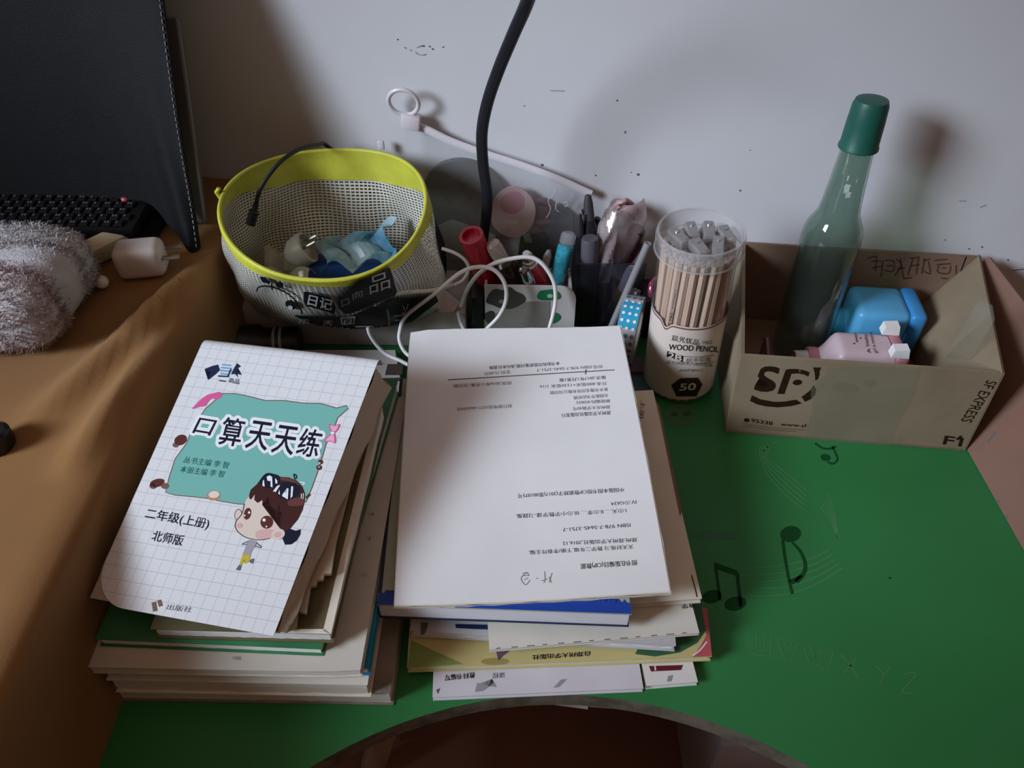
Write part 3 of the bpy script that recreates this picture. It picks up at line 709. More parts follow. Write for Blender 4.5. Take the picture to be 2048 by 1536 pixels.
for P_ in (((690, 250), (700, 340), (670, 330), (675, 270)), ((725, 215), (760, 195), (795, 215), (800, 350), (775, 340), (775, 270), (735, 265)), ((832, 230), (860, 260), (862, 300), (838, 300)), ((900, 320), (840, 410), (805, 400), (860, 330)),
           ((890, 380), (895, 445), (872, 430)), ((985, 360), (1005, 365), (995, 505), (920, 460), (940, 420), (980, 420)), ((1040, 335), (1065, 340), (1055, 465), (1030, 490)), ((1165, 430), (1175, 430), (1175, 490), (1163, 490)), ((1190, 425), (1200, 425), (1195, 500), (1187, 500))):
    b.pxpoly(g(*P_), hcl(0.00054), wht)
for c, r, ro in (((478, 688), (7, 12), 0.25), ((726, 796), (12.5, 13), 0.3)): b.pxell(*g(c)[0], *r, hc3, ch_, ro)
for c, r in (((500, 672), (2.4, 2.6)), ((445, 710), (1.6, 1.8)), ((692, 768), (3.4, 3.4)), ((722, 852), (1.8, 1.8))): b.pxell(*g(c)[0], *r, hc4, wht, n=12)
b.pxline(g((1090, 250), (1072, 185), (1105, 200), (1105, 240)), 2.5, hc2, dk); b.pxline(g((1150, 280), (1210, 295), (1180, 320)), 2, hc2, wht)
gry = mat('grey_print_fill', (0.33, 0.31, 0.34), 0.4); yel = mat('yellow_print', (0.50, 0.42, 0.03), 0.4); blg = mat('blue_grey_print', (0.10, 0.12, 0.16), 0.4)
b.pxpoly(g((515, 1020), (600, 1040), (580, 1110), (548, 1140), (515, 1220), (415, 1208), (455, 1110), (475, 1050)), hc2, gry); b.pxline(g((500, 1035), (440, 1060), (410, 1080), (470, 1080)), 1.6, hc3, blg); b.pxline(g((590, 1060), (650, 1110), (630, 1120), (570, 1095)), 1.6, hc3, blg)
b.pxpoly(g((418, 1208), (520, 1218), (500, 1300), (452, 1328), (446, 1258), (424, 1290), (405, 1345), (372, 1345)), hc2, yel)
b.pxpoly(g((500, 1300), (530, 1265), (565, 1260), (550, 1325), (520, 1320)), hc2, blg); b.pxpoly(g((405, 1345), (385, 1415), (328, 1405), (368, 1345)), hc2, blg)
b.build('front_cover', book, angle=50)
# page block under it: follows the cover's slope down onto the pile, edges a little fanned to the right
def l1p(d, du=0.0, dv=0.0):
    def f(u, v):
        p = TL.lerp(TR, u + du * u).lerp(BL.lerp(BR, u + du * u), 0.015 + v * (0.97 + dv)); return p - n1 * d
    return f
lp = mat('loose_tan_pages', (0.42, 0.345, 0.265), 0.75, 0.06, 50, 0.1, 60, stretch=(0.3, 0.3, 40))
b = MB()
top_, = (l1p(0.0012),)
def l1b(u, v): p = l1p(0, 0.05, -0.005)(u, v); return p - n1 * (0.0014 + 0.024 * (1 - v) ** 1.0 + 0.0035)
b.grid(top_, 20, 30, lp); b.grid(l1b, 20, 30, tanpaper)
for ed in (lambda q: (q, 0), lambda q: (q, 1), lambda q: (0, q), lambda q: (1, q)):
    vs = []; fs = []; n = 30
    for k in range(n + 1):
        p0, p1 = top_(*ed(k / n)), l1b(*ed(k / n))
        for j in range(5): vs.append(p0.lerp(p1, j / 4) + V((0.0012 * math.sin(k * .9 + j * 2), 0, 0)))
    for k in range(n):
        for j in range(4): fs.append([5 * k + j, 5 * k + 5 + j, 5 * k + 6 + j, 5 * k + 1 + j])
    b.add(vs, fs, lp)
b.build('page_block', book, angle=60)
b = MB()
b.slab(lambda u, v: l1(u, 0) + edge * (0.004 * v) - n1 * (0.006 * v) + edge * 0.0012, 20, 3, -n1 * 0.0008, mat('teal_cover_edge', (0.07, 0.27, 0.36), 0.35))
b.build('back_cover', book)
# loose sheet behind the left pile
qz = 0.012
b = MB(); b.prism([atz(600, 700, qz), atz(790, 700, qz), atz(806, 790, qz), atz(640, 800, qz)], V((0, 0, -0.0115)), paper)
b.pxpoly([(775, 728), (806, 728), (804, 750), (770, 750)], lambda x, y: atz(x, y, qz + 0.0005), mat('sepia_print', (0.10, 0.07, 0.06), 0.6)); b.pxpoly([(765, 756), (804, 755), (803, 762), (760, 763)], lambda x, y: atz(x, y, qz + 0.0005), mat('sepia_print', (0.1, 0.07, 0.06)))
tag(b.build('notebook', smooth=False), 'white notebook with a dark printed square, showing behind the left pile by the white box', 'notebook')

# ---------------- right pile, bottom to top
GR = 'books in the right pile'
q = near((865, 1395), (1287, 1377), 0.0065, 0.215, 0.0075)
wc = mat('lilac_white_cover', (0.62, 0.60, 0.64), 0.4, 0.05, 20, 0.1, 40)
t, f = bookq('textbook', 'white textbook with grey striped letters, lowest of the right pile and nearest the cutout', q, (0.0070, 0.0060), wc, GR, loose=0.0003)
h = qhit(q, 0.0002); b = MB()
b.pxtext('教科书编写', (950, 1345), (890, 1351), (0, 11), h, ink, 0.012); b.pxtext('课程', (1010, 1345), (985, 1347), (0, 10), h, greyink)
for P_ in (((950, 1384), (966, 1382), (988, 1366), (984, 1358), (966, 1368), (954, 1366)), ((984, 1358), (993, 1374), (975, 1372), (960, 1366)), ((1106, 1376), (1118, 1374), (1134, 1358), (1122, 1359))): b.pxpoly(P_, h, mat('pale_grey_print', (0.28, 0.28, 0.30), 0.5))
b.pxpoly([(872, 1380), (880, 1376), (876, 1388)], h, greyink)
printonto(b, t, 'front_cover')
q = near((1293, 1372), (1396, 1364), 0.0065, 0.20, 0.0075)
t, f = bookq('booklet', 'narrow white booklet with a dark red label beside the lowest textbook', q, (0.0070, 0.0060), paper, GR, loose=0.0003)
h = qhit(q, 0.0002); b = MB(); b.pxpoly([(1298, 1332), (1366, 1330), (1362, 1340), (1302, 1343)], h, mat('dark_red_print', (0.13, 0.012, 0.022), 0.4)); b.pxline([(1310, 1332), (1311, 1341)], 3, qhit(q, .00035), paper, 0)
b.pxpoly([(1336, 1352), (1346, 1350), (1343, 1362), (1334, 1364)], h, mat('pale_grey_print', (0.28, 0.28, 0.30)))
printonto(b, t, 'front_cover')
q = near((814, 1336), (1424, 1313), 0.0150, 0.225, 0.018)
ye = mat('pale_yellow_cover', (0.54, 0.47, 0.20), 0.4, 0.05, 20, coat=0.2)
t, f = bookq('textbook', 'pale yellow textbook with green and red corners, second layer of the right pile', q, (0.0100, 0.0078), ye, GR, pagem=paper, loose=0.0003)
h = qhit(q, 0.0002); b = MB()
b.pxpoly([(815, 1335), (822, 1280), (925, 1328), (860, 1334)], h, mat('leaf_green_print', (0.22, 0.29, 0.08), 0.45))
b.pxpoly([(1270, 1308), (1330, 1200), (1398, 1190), (1412, 1260), (1395, 1285), (1360, 1305), (1310, 1313)], h, mat('dark_green_print_cover', (0.035, 0.12, 0.055), 0.4)); b.pxpoly([(1404, 1215), (1414, 1216), (1424, 1312), (1385, 1314), (1402, 1290), (1413, 1270)], h, mat('red_print', (0.45, 0.09, 0.10), 0.4))
b.pxline([(1414, 1283), (1400, 1300), (1385, 1312)], 3, qhit(q, .00035), paper)
b.pxell(990, 1323, 28, 7, h, mat('ochre_print', (0.33, 0.26, 0.08), 0.45)); b.pxpoly([(992, 1302), (1020, 1301), (1005, 1312), (997, 1322)], qhit(q, .00035), mat('purple_print', (0.12, 0.07, 0.12), 0.4))
b.pxtext('自郑州大学出版社', (1180, 1303), (1064, 1311), (0, 9), qhit(q, .00035), ink, 0.014)
b.pxell(903, 1319, 2, 1.5, h, ink, n=8)
printonto(b, t, 'front_cover')
def rum(u, v): return (0, 0, 0.0022 * math.sin(9 * u + 4 * v) * math.sin(5 * v + 1) + 0.002 * max(0, u - 0.7) * math.sin(14 * v))
q = near((820, 1262), (1352, 1292), 0.0270, 0.225, 0.034)
gm = mat('rumpled_grey_cover', (0.52, 0.51, 0.53), 0.5, 0.18, 14, 0.3, 30)
t, f = bookq('exercise_book', 'rumpled grey-white exercise book with worn edges, above the yellow textbook', q, (0.0130, 0.0095), gm, GR, pagem=paper, loose=0.0012, warp=rum)
h = qhit(q, 0.0018); b = MB(); b.pxpoly([(910, 1248), (978, 1250), (976, 1259), (945, 1258), (912, 1256)], h, nav); b.pxpoly([(842, 1245), (856, 1246), (850, 1268), (841, 1270)], h, greyink); printonto(b, t, 'front_cover')
q = near((979, 1300), (1399, 1266), 0.0320, 0.255, 0.047)
t, f = bookq('worksheet_pad', 'cream worksheet with a dashed cut line along its near edge in the right pile', q, (0.0045, 0.0035), mat('warm_white_paper', (0.62, 0.59, 0.52), 0.6, 0.05, 25), GR, inset=0.0006, cov=0.0005)
h = qhit(q, 0.0002); b = MB()
for k in range(13):
    x = 992 + k * 31; y = 1297 - k * 2.55; b.pxline([(x, y), (x + 9 + 3 * (k % 3), y - 1)], 1.8, h, greyink, 0)
b.pxtext('上', (1340, 1214), (1347, 1221), (5, 5), h, mat('dark_red_print', (0.13, 0.012, 0.022)), 0.01); b.pxtext('数学', (1390, 1206), (1362, 1209), (2, 9), h, ink, 0.014)
printonto(b, t, 'front_cover')
C_, B_ = atz(1404, 1197, 0.0422), atz(1306, 780, 0.061); D = atz(1000, 1222, 0.0422); A = B_ + (D - C_); A.z = B_.z
t, f = bookq('answer_booklet', 'cream answer booklet sticking out on the right just below the top page', [A, B_, C_, D], (0.0085, 0.0070), cream, GR, loose=0.0005, pagem=cream)
h = qhit([A, B_, C_, D], 0.0002); b = MB(); b.pxline([(1383, 1150), (1391, 1180), (1394, 1194)], 2.2, h, ink); b.pxtext('上册', (1283, 800), (1279, 838), (8, 1), h, mat('sepia_print', (0.1, 0.07, 0.06)), 0.01)
b.pxpoly([(1312, 800), (1318, 810), (1364, 1022), (1360, 1034)], h, mat('rust_print', (0.20, 0.09, 0.06), 0.5)); printonto(b, t, 'front_cover')
D, C_ = atz(753, 1210, 0.062), atz(1263, 1229, 0.062); A = atz(800, 757, 0.080); B_ = A + (C_ - D); B_.z = A.z
gb = mat('grey_green_cover', (0.34, 0.37, 0.28), 0.4, coat=0.2)
t, f = bookq('workbook', 'thick workbook with a blue zigzag band and white page edges under the top page', [A, B_, C_, D], (0.0185, 0.0190), gb, GR, pagem=mat('bright_page_edges', (0.72, 0.72, 0.76), 0.6, 0.05, 60, stretch=(0.4, 0.4, 22)), inset=0.0012, backm=nav)
h = qhit([A, B_, C_, D], 0.0002); blu = mat('royal_blue_print', (0.012, 0.055, 0.33), 0.35, coat=0.2); b = MB()
zz = [(753, 1209), (757, 1187)]
x = 757
while x < 1255:
    y = 1187 + (x - 757) * 0.038; zz += [(x + 4, y - 7), (x + 10, y)]; x += 10.6
zz += [(1261, 1205), (1263, 1228)]
b.pxpoly(zz, h, blu); b.pxpoly([(800, 757), (806, 757), (764, 1180), (756, 1188)], h, nav); printonto(b, t, 'front_cover')
# top page
q = [atz(822, 661, 0.094), atz(1240, 650, 0.094), atz(1340, 1184, 0.068), atz(790, 1210, 0.068)]
def bow(u, v): return (0, 0, 0.004 * math.sin(math.pi * v) - 0.0015 * math.sin(math.pi * u) + 0.0012 * math.sin(u * 5 + v * 3) - 0.003 * max(0, 0.08 - u) * 12 * max(0, 0.1 - v) * 10)
whp = mat('copyright_page', (0.74, 0.73, 0.73), 0.55, 0.04, 12, 0.06, 30)
t, f = bookq('workbook', 'white booklet opened to its upside-down copyright page, topmost on the right pile', q, (0.0062, 0.0042), whp, GR, pagem=cream, inset=-0.0009, cov=0.0004, warp=bow, nu=24, nv=30, loose=0.0006)
def hpage(px, py):
    u = v = 0.5
    for _ in range(12):
        p = f(u, v); x, y = proj(p); e = 1e-3
        ax, ay = proj(f(u + e, v)); bx, by = proj(f(u, v + e))
        a, c, b2, d = (ax - x) / e, (ay - y) / e, (bx - x) / e, (by - y) / e
        det = a * d - b2 * c; dx, dy = px - x, py - y
        u += (d * dx - b2 * dy) / det; v += (a * dy - c * dx) / det
        if abs(dx) + abs(dy) < 0.02: break
    p = V(f(u, v)); p.z += 0.0002; return p
pr = mat('page_print', (0.055, 0.055, 0.06), 0.8, spec=0.08); prl = mat('page_print_light', (0.15, 0.15, 0.16), 0.8, spec=0.08)
b = MB()
for tx, p0, p1, hgt, bo, m in (
    ('图书在版编目(CIP)数据', (1273, 1121), (1161, 1129), 10, 0.006, pr), ('天天好练习 数学二年级.下册/李春玲主编.', (1266, 1090), (1057, 1102), 8, 0.0, pr), ('郑州:郑州大学出版社,2016.12', (1274, 1076), (1125, 1084), 8, 0, pr),
    ('ISBN 978-7-5645-3751-7', (1260, 1047), (1125, 1056), 7, 0, pr), ('Ⅰ.①天… Ⅱ.①李… Ⅲ.①小学数学课-习题集', (1252, 1018), (1032, 1029), 8, 0, pr), ('Ⅳ.①G624', (1272, 1001), (1222, 1005), 7, 0, pr),
    ('中国版本图书馆CIP数据核字(2017)第001075号', (1247, 976), (1035, 989), 8, 0, pr), ('郑州大学出版社出版发行', (1221, 822), (1122, 828), 7.5, 0, pr), ('郑州市大学路40号', (1220, 811), (1145, 815), 6.5, 0, prl), ('邮政编码:450052', (1219, 799), (1152, 803), 6.5, 0, prl),
    ('全国新华书店经销', (1216, 788), (1147, 793), 6.5, 0, prl), ('新乡市豫北印务有限公司印制', (1215, 776), (1100, 783), 6.5, 0, prl), ('开本:880毫米×1230毫米 1/16', (1213, 764), (1079, 771), 6.5, 0, prl), ('版次:2017年1月第1版', (1211, 752), (1118, 758), 6.5, 0, pr),
    ('书号:ISBN 978-7-5645-3751-7', (1206, 730), (1073, 738), 6.5, 0, prl), ('本书如有印装质量问题,请向本社调换', (1119, 724), (978, 733), 6.5, 0, pr), ('定价:15.00元', (1020, 741), (968, 745), 6.5, 0, prl), ('印次:2016年11月第1次印刷', (1022, 763), (907, 769), 6.5, 0, pr), ('发行部电话:0371-66658405', (1024, 809), (914, 816), 6.5, 0, prl)):
    b.pxtext(tx, p0, p1, (0.8, hgt), hpage, m, bo)
b.pxline([(1229, 740), (1060, 750), (896, 760)], 1.6, hpage, pr); b.pxline([(1172, 739), (1171, 749)], 2, hpage, pr, 0)
for s_ in ([(1104, 1146), (1098, 1165)], [(1098, 1154), (1103, 1166)], [(1089, 1143), (1090, 1160), (1087, 1166)], [(1083, 1162), (1095, 1158)], [(1072, 1157), (1076, 1157)], [(1060, 1160), (1051, 1170), (1042, 1157), (1053, 1146), (1058, 1152)], [(1044, 1152), (1056, 1151)], [(1048, 1160), (1056, 1156)], [(1045, 1147), (1055, 1145)]):
    b.pxline(s_, 1.5, hpage, pencilgrey, 4)
printonto(b, t, 'front_cover')
# two thin books lying beyond the pile
q = [atz(1200, 752, 0.006), atz(1303, 745, 0.006), atz(1312, 800, 0.006), atz(1200, 800, 0.006)]
b = MB(); b.prism(q, V((0, 0, -0.0055)), mat('teal_grey_cover', (0.035, 0.10, 0.115), 0.5, 0.2, 30)); tag(b.build('notebook', smooth=False), 'thin teal notebook lying between the right pile and the pencil tub', 'notebook')
q = [atz(1210, 712, 0.010), atz(1282, 715, 0.010), atz(1290, 743, 0.010), atz(1210, 745, 0.010)]
b = MB(); b.prism(q, V((0, 0, -0.0095)), mat('plum_cover', (0.13, 0.05, 0.075), 0.5, 0.2, 30)); tag(b.build('notepad', smooth=False), 'small plum notepad behind the teal notebook beside the pencil tub', 'notepad')
# ================================================================== things along the wall, left to right
# ---------------- white carton under the mesh bag
wb = thing('carton', 'long white carton lying on the desk under the mesh zip bag', 'carton', (-0.17, 0.715, 0))
cw = mat('off_white_carton', (0.48, 0.43, 0.42), 0.6, 0.05, 20)
b = MB(); b.box(M4((-0.178, 0.716, 0.026), Euler((0, 0, -0.03)).to_matrix()), (0.255, 0.082, 0.0515), cw, 0.003); b.build('body', wb)
b = MB(); yf = lambda px, py: hitplane(V((-0.178, 0.716 - 0.0413, 0)), V((-0.03, -1, 0)), 0.0006)(px, py)
b.prism([V((-0.060, 0.6730, 0.048)), V((-0.0535, 0.6735, 0.048)), V((-0.0535, 0.6735, 0.001)), V((-0.060, 0.6730, 0.001))], V((0, -0.0012, 0)), cw); b.build('corner_tape', wb)
# torn label scrap on the carton
b = MB(); tz = 0.0526
for P_, m in (([(865, 604), (905, 592), (915, 622), (880, 628)], mat('maroon_scrap', (0.16, 0.03, 0.05), 0.6)), ):
    pass
sc1 = [(-0.098, 0.690, 0.053), (-0.080, 0.700, 0.066), (-0.066, 0.692, 0.058), (-0.058, 0.680, 0.060), (-0.064, 0.672, 0.053), (-0.074, 0.673, 0.0505), (-0.083, 0.672, 0.053), (-0.092, 0.676, 0.054)]
b.prism(sc1, V((0, -0.0004, 0.0006)), mat('pink_white_scrap', (0.50, 0.40, 0.40), 0.6)); tag(b.build('paper_scrap'), 'torn pinkish paper scrap curling on the right end of the white carton', 'scrap')
b = MB(); b.prism([(-0.110, 0.684, 0.0527), (-0.092, 0.700, 0.060), (-0.078, 0.706, 0.066), (-0.080, 0.712, 0.0527), (-0.105, 0.706, 0.0527)], V((0, 0, 0.001)), mat('maroon_scrap', (0.16, 0.03, 0.05), 0.6))
tag(b.build('wrapper'), 'maroon wrapper scrap behind the torn paper on the white carton', 'wrapper')
b = MB(); b.box(M4((-0.038, 0.690, 0.037), Euler((0, 0, -0.04)).to_matrix()), (0.013, 0.04, 0.073), black, 0.003)
tag(b.build('power_bank'), 'slim black power bank upright between white carton and flowered case', 'power bank')

# black cylinder before the carton
t = thing('torch', 'short black torch with two pale rings lying before the white carton', 'torch', (-0.275, 0.646, 0))
M = M4((-0.325, 0.646, 0.0235), frame((1, 0.10, 0)))
b = MB(); b.lathe([(0, 0), (0.020, 0), (0.023, 0.004), (0.023, 0.044), (0.018, 0.052), (0.018, 0.085), (0.016, 0.088), (0, 0.088)], M, black, 28); b.build('body', t)
for h0 in (0.060, 0.067):
    b = MB(); b.lathe([(0.0182, h0), (0.0190, h0 + 0.0006), (0.0190, h0 + 0.0028), (0.0182, h0 + 0.0034)], M, mat('pale_ring', (0.30, 0.29, 0.29), 0.4), 28); b.build('ring', t)

# ---------------- mesh zip bag
BC0 = V((-0.185, 0.688, 0.0545)); BC1 = V((-0.181, 0.660, 0.195))
def bagp(u, v):
    """u round the bag (0.75 = front), v bottom to rim"""
    a = 2 * math.pi * u; c, s_ = math.cos(a), math.sin(a)
    e = v ** 0.8
    rx = 0.108 + (0.098 - 0.108) * e + 0.006 * math.sin(math.pi * v); ry = 0.042 + (0.103 - 0.042) * e
    p = BC0.lerp(BC1, v) + V((rx * math.copysign(abs(c) ** 0.9, c), ry * s_, 0))
    p.z += e * (0.010 * s_ - 0.006 * c + 0.006 * math.sin(2 * a + 1))
    wr = (1 - v) * v * 4
    p += V((c, s_, 0)) * (wr * (0.0035 * math.sin(5 * a + 7 * v) + 0.0025 * math.sin(9 * a - 6 * v + 1)))
    if p.y > wally(p.x) - 0.004: p.y = wally(p.x) - 0.004
    return p
bag = thing('mesh_bag', 'open mesh zip bag with a yellow rim and black printed labels', 'bag', (-0.185, 0.70, 0.0545))
net = woven_net('white_netting', 150, 44)
b = MB(); b.grid(bagp, 160, 60, net)
b.add([bagp(k / 48, 0.0) for k in range(48)], [list(range(48))], mat('bag_bottom', (0.02, 0.02, 0.025), 0.4)); b.build('body', bag, angle=180)
yel_ = mat('lime_yellow_binding', (0.50, 0.50, 0.05), 0.45, 0.14, 25, 0.2, 200, spec=0.4)
def rimp(u, v):
    p = bagp(u % 1.0, 1.0); a = 2 * math.pi * u; s_ = math.sin(a)
    hgt = 0.012 + 0.020 * max(0, s_) ** 0.7
    q = bagp(u % 1.0, 1.0 - hgt / 0.145)
    o = V((math.cos(a), s_, 0)) * 0.0012
    return p.lerp(q, v) + (o if v > 0 else V((0, 0, 0)))
def rimi(u, v):
    a = 2 * math.pi * u; return rimp(u, v) - V((math.cos(a), math.sin(a), 0)) * 0.0032
b = MB(); b.grid(rimp, 120, 6, yel_); b.grid(rimi, 120, 6, yel_); b.tube([bagp(k / 120, 1.0) - V((math.cos(2 * math.pi * k / 120), math.sin(2 * math.pi * k / 120), 0)) * 0.001 for k in range(120)], 0.0022, yel_, 8, True)
b.build('rim', bag, angle=70)
b = MB(); p = atz(444, 408, 0.205); p = bagp(0.5, 1.0) + V((-0.002, 0, 0)); b.tube([p + V((0, 0, -0.006)), p + V((-0.003, 0, 0.003)), p + V((0.001, 0, 0.007))], 0.002, yel_, 8); b.build('zip_end', bag)
# printing low on the front
S_ = []
for i in range(60):
    for j in range(40):
        u = 0.5 + 0.5 * i / 59; v = j / 39; S_.append((proj(bagp(u, v)), u, v))
def hbag_(off):
    def h(px, py):
        _, u, v = min(S_, key=lambda q: (q[0][0] - px) ** 2 + (q[0][1] - py) ** 2)
        for _k in range(8):
            e = 1e-3; x, y = proj(bagp(u, v)); ax, ay = proj(bagp(u + e, v)); bx, by = proj(bagp(u, v + e))
            a, c, b2, d = (ax - x) / e, (ay - y) / e, (bx - x) / e, (by - y) / e; det = a * d - b2 * c
            if abs(det) < 1: break
            dx, dy = px - x, py - y; du, dv = (d * dx - b2 * dy) / det, (a * dy - c * dx) / det
            m_ = max(abs(du), abs(dv)); k_ = min(1, 0.1 / m_) if m_ > 0 else 1
            u += du * k_; v = max(0.0, min(1.0, v + dv * k_))
        p = bagp(u, v); n = (bagp(u + 1e-3, v) - p).cross(bagp(u, v + 1e-3) - p).normalized()
        if n.y > 0: n = -n
        return p + n * off
    return h
hb1, hb2 = hbag_(0.0032), hbag_(0.0040)
lab = mat('black_label_print', (0.008, 0.008, 0.011), 0.5, spec=0.15); lw = mat('white_label_print', (0.42, 0.42, 0.42), 0.4)
b = MB()
b.pxpoly([(609, 578), (614, 576), (660, 590), (670, 610), (668, 622), (614, 606), (609, 598)], hb1, lab, 5)
b.pxpoly([(672, 596), (730, 540), (738, 530), (768, 527), (776, 533), (792, 578), (788, 586), (700, 622), (690, 622), (676, 612)], hb1, lab, 5)
b.pxpoly([(590, 624), (640, 628), (700, 626), (790, 592), (830, 590), (868, 586), (872, 600), (820, 640), (770, 648), (722, 662), (680, 648), (640, 646), (610, 638)], hb1, lab, 5)
b.pxtext('日记', (616, 600), (662, 612), (4, -20), hb2, lw, 0.02, 8); b.pxtext('品', (738, 578), (778, 566), (-6, -30), hb2, lw, 0.0, 8); b.pxtext('口', (682, 606), (697, 600), (-2, -12), hb2, gry, 0.0, 8); b.pxtext('向', (704, 592), (724, 584), (-2, -14), hb2, gry, 0.0, 8)
b.pxpoly([(680, 627), (710, 625), (710, 640), (684, 642)], hb2, lw, 10); b.pxpoly([(683, 629), (707, 628), (707, 638), (686, 640)], hbag_(0.0046), lab, 10); b.pxtext('日', (688, 638), (703, 637), (0, -8), hbag_(0.0052), lw, 0.0, 8)
b.pxtext('天', (646, 642), (666, 642), (1, -9), hb2, lw, 0.01, 8); b.pxtext('乐', (596, 640), (620, 642), (2, -10), hb2, lw, 0.01, 8)
b.pxline([(686, 647), (724, 656), (748, 646), (712, 646)], 3, hb2, lw)
b.pxline([(772, 612), (775, 634), (776, 648)], 1.6, hb2, lw)
for P_ in ([(800, 606), (804, 612), (800, 614)], [(812, 602), (806, 618), (798, 622)], [(784, 626), (800, 625), (806, 622)], [(786, 634), (796, 634)]): b.pxline(P_, 1.8, hb2, lw)
# round face outline with two leaves
b.pxline([(517, 577), (520, 569), (532, 566), (546, 568), (570, 577), (590, 592), (603, 612), (606, 622)], 3, hb1, lab)
b.pxpoly([(522, 548), (532, 548), (544, 558), (541, 562), (527, 558)], hb1, lab, 10); b.pxpoly([(552, 562), (562, 556), (569, 560), (568, 570), (556, 568)], hb1, lab, 10); b.pxline([(545, 560), (547, 574)], 3, hb1, lab, 0)
b.pxell(585, 604, 12, 8, hb1, lab, 0.5, maxlen=8); b.pxell(584, 608, 5, 4, hb2, lw, 0.3, n=10)
printonto(b, bag, 'body')
# what lies in the bag
b = MB(); b.box(M4((-0.172, 0.704, 0.080), Euler((0.0, 0.0, 0.05)).to_matrix()), (0.11, 0.026, 0.044), mat('blue_box', (0.03, 0.10, 0.42), 0.35), 0.003)
tag(b.build('small_box'), 'blue box lying at the bottom inside the mesh bag', 'box')
t = thing('plug_adapter', 'white round plug adapter with a bright pin inside the mesh bag', 'plug', (-0.225, 0.69, 0.102))
ax_ = V((0.80, 0.05, 0.45)).normalized(); M = M4((-0.229, 0.694, 0.117), frame(ax_))
b = MB(); b.lathe([(0, -0.012), (0.010, -0.012), (0.016, -0.004), (0.0175, 0.004), (0.0175, 0.012), (0.0150, 0.013), (0.0145, 0.006), (0, 0.006)], M, mat('grey_white_plastic', (0.42, 0.40, 0.37), 0.4), 28); b.build('body', t)
for dy in (-0.006, 0.006):
    b = MB(); b.tube([M @ V((0.004, dy, 0.006)), M @ V((0.004, dy, 0.026))], 0.0022, mat('steel_pin', (0.55, 0.54, 0.5), 0.25, metal=0.9), 10); b.build('pin', t)
def crink(u, v):
    x, y = -0.205 + 0.075 * u, 0.668 + 0.055 * v
    return V((x + 0.008 * math.sin(7 * v), y + 0.006 * math.sin(9 * u), 0.1075 + 0.012 * abs(math.sin(6.3 * u + 2 * v)) + 0.010 * abs(math.sin(7 * v - 3 * u)) * u + 0.014 * u * v))
b = MB(); b.slab(crink, 14, 10, 0.0008, mat('pale_blue_foil', (0.34, 0.46, 0.50), 0.3, col2=(0.05, 0.20, 0.32), nscale=28)); tag(b.build('foil_sachet', angle=15), 'crumpled pale blue foil sachet on the blue box inside the mesh bag', 'sachet')
def crink2(u, v):
    return V((-0.268 + 0.055 * u, 0.655 + 0.06 * v, 0.098 + 0.013 * abs(math.sin(5 * u + 2 * v)) + 0.007 * math.sin(9 * v)))
b = MB(); b.slab(crink2, 12, 10, 0.0006, clear('milky_wrap', (0.85, 0.83, 0.75), (0.6, 0.57, 0.48), 0.35, 1.0, 0.15)); tag(b.build('plastic_wrap', angle=20), 'clear crumpled plastic wrap left of the plug adapter in the mesh bag', 'wrap')
# black lead hooked over the rim
lead = mat('black_lead', (0.010, 0.010, 0.011), 0.4)
t = thing('usb_lead', 'thin black lead hooked over the yellow rim into the mesh bag', 'cable', (-0.25, 0.70, 0.12))
pts = [aty(506, 440, 0.685), aty(512, 410, 0.688), aty(520, 380, 0.693), aty(538, 350, 0.70), aty(565, 320, 0.71), aty(600, 298, 0.73), aty(634, 290, 0.752), aty(658, 294, 0.772), V((-0.165, 0.783, 0.15)), V((-0.16, 0.783, 0.07))]
b = MB(); b.tube(catmull(pts, 8), 0.0021, lead, 10); b.build('cord', t)
b = MB(); p0, p1 = aty(512, 408, 0.688), aty(501, 448, 0.684); b.tube([p0, p0.lerp(p1, .3), p0.lerp(p1, .35), p1], lambda u: 0.0028 if u < 0.4 else 0.0050, lead, 12); b.build('plug', t)
b = MB(); pts = [aty(858, 425, 0.72), aty(866, 445, 0.715), aty(880, 478, 0.71), aty(887, 520, 0.71), aty(886, 560, 0.715), aty(884, 590, 0.72)]
b.tube(catmull(pts, 8), 0.0034, lead, 10); tag(b.build('strap'), 'short black cord hanging down the right side of the mesh bag', 'cord')

# ---------------- clear zip pouch leaning on the wall
zp = thing('zip_pouch', 'clear plastic zip pouch with a white slider rail leaning on the wall', 'pouch', onwall(990, 560, 0.03))
railp = [(812, 250), (845, 256), (900, 282), (965, 306), (1040, 330), (1110, 356), (1182, 388)]
film = clear('clear_film', (0.93, 0.94, 0.95), (0.75, 0.75, 0.78), 0.10, 1.0, 0.08)
RL = [onwall(x, y, 0.012) for x, y in catmull([(a, c, 0) for a, c in railp], 6) and [(p.x, p.y) for p in catmull([(a, c, 0) for a, c in railp], 6)]]
BT = [onwall(770, 560, 0.03), onwall(1150, 600, 0.03)]
def pouchf(o):
    def f(u, v):
        k = u * (len(RL) - 1); i = min(len(RL) - 2, int(k)); tpt = RL[i].lerp(RL[i + 1], k - i)
        q = BT[0].lerp(BT[1], u); p = tpt.lerp(q, v)
        bul = math.sin(math.pi * u) * math.sin(math.pi * min(1, v * 1.2)) * 0.016 * o
        return p + WALLN * (bul + 0.002 * math.sin(8 * u + 5 * v) * o * v + (0.0015 if o > 0 else -0.004) * v)
    return f
b = MB(); b.grid(pouchf(1), 40, 24, film); b.build('film', zp, angle=180)
b = MB(); b.tube(RL, 0.0046, mat('white_rail', (0.66, 0.63, 0.66), 0.35), 10, flat=0.6); b.build('rail', zp)
b = MB(); q0 = onwall(822, 243, 0.014); b.box(M4(q0, frame(WALLN, RL[6] - RL[0])), (0.020, 0.016, 0.011), mat('white_slider', (0.62, 0.57, 0.59), 0.35), 0.002); sl = b.build('slider', zp)
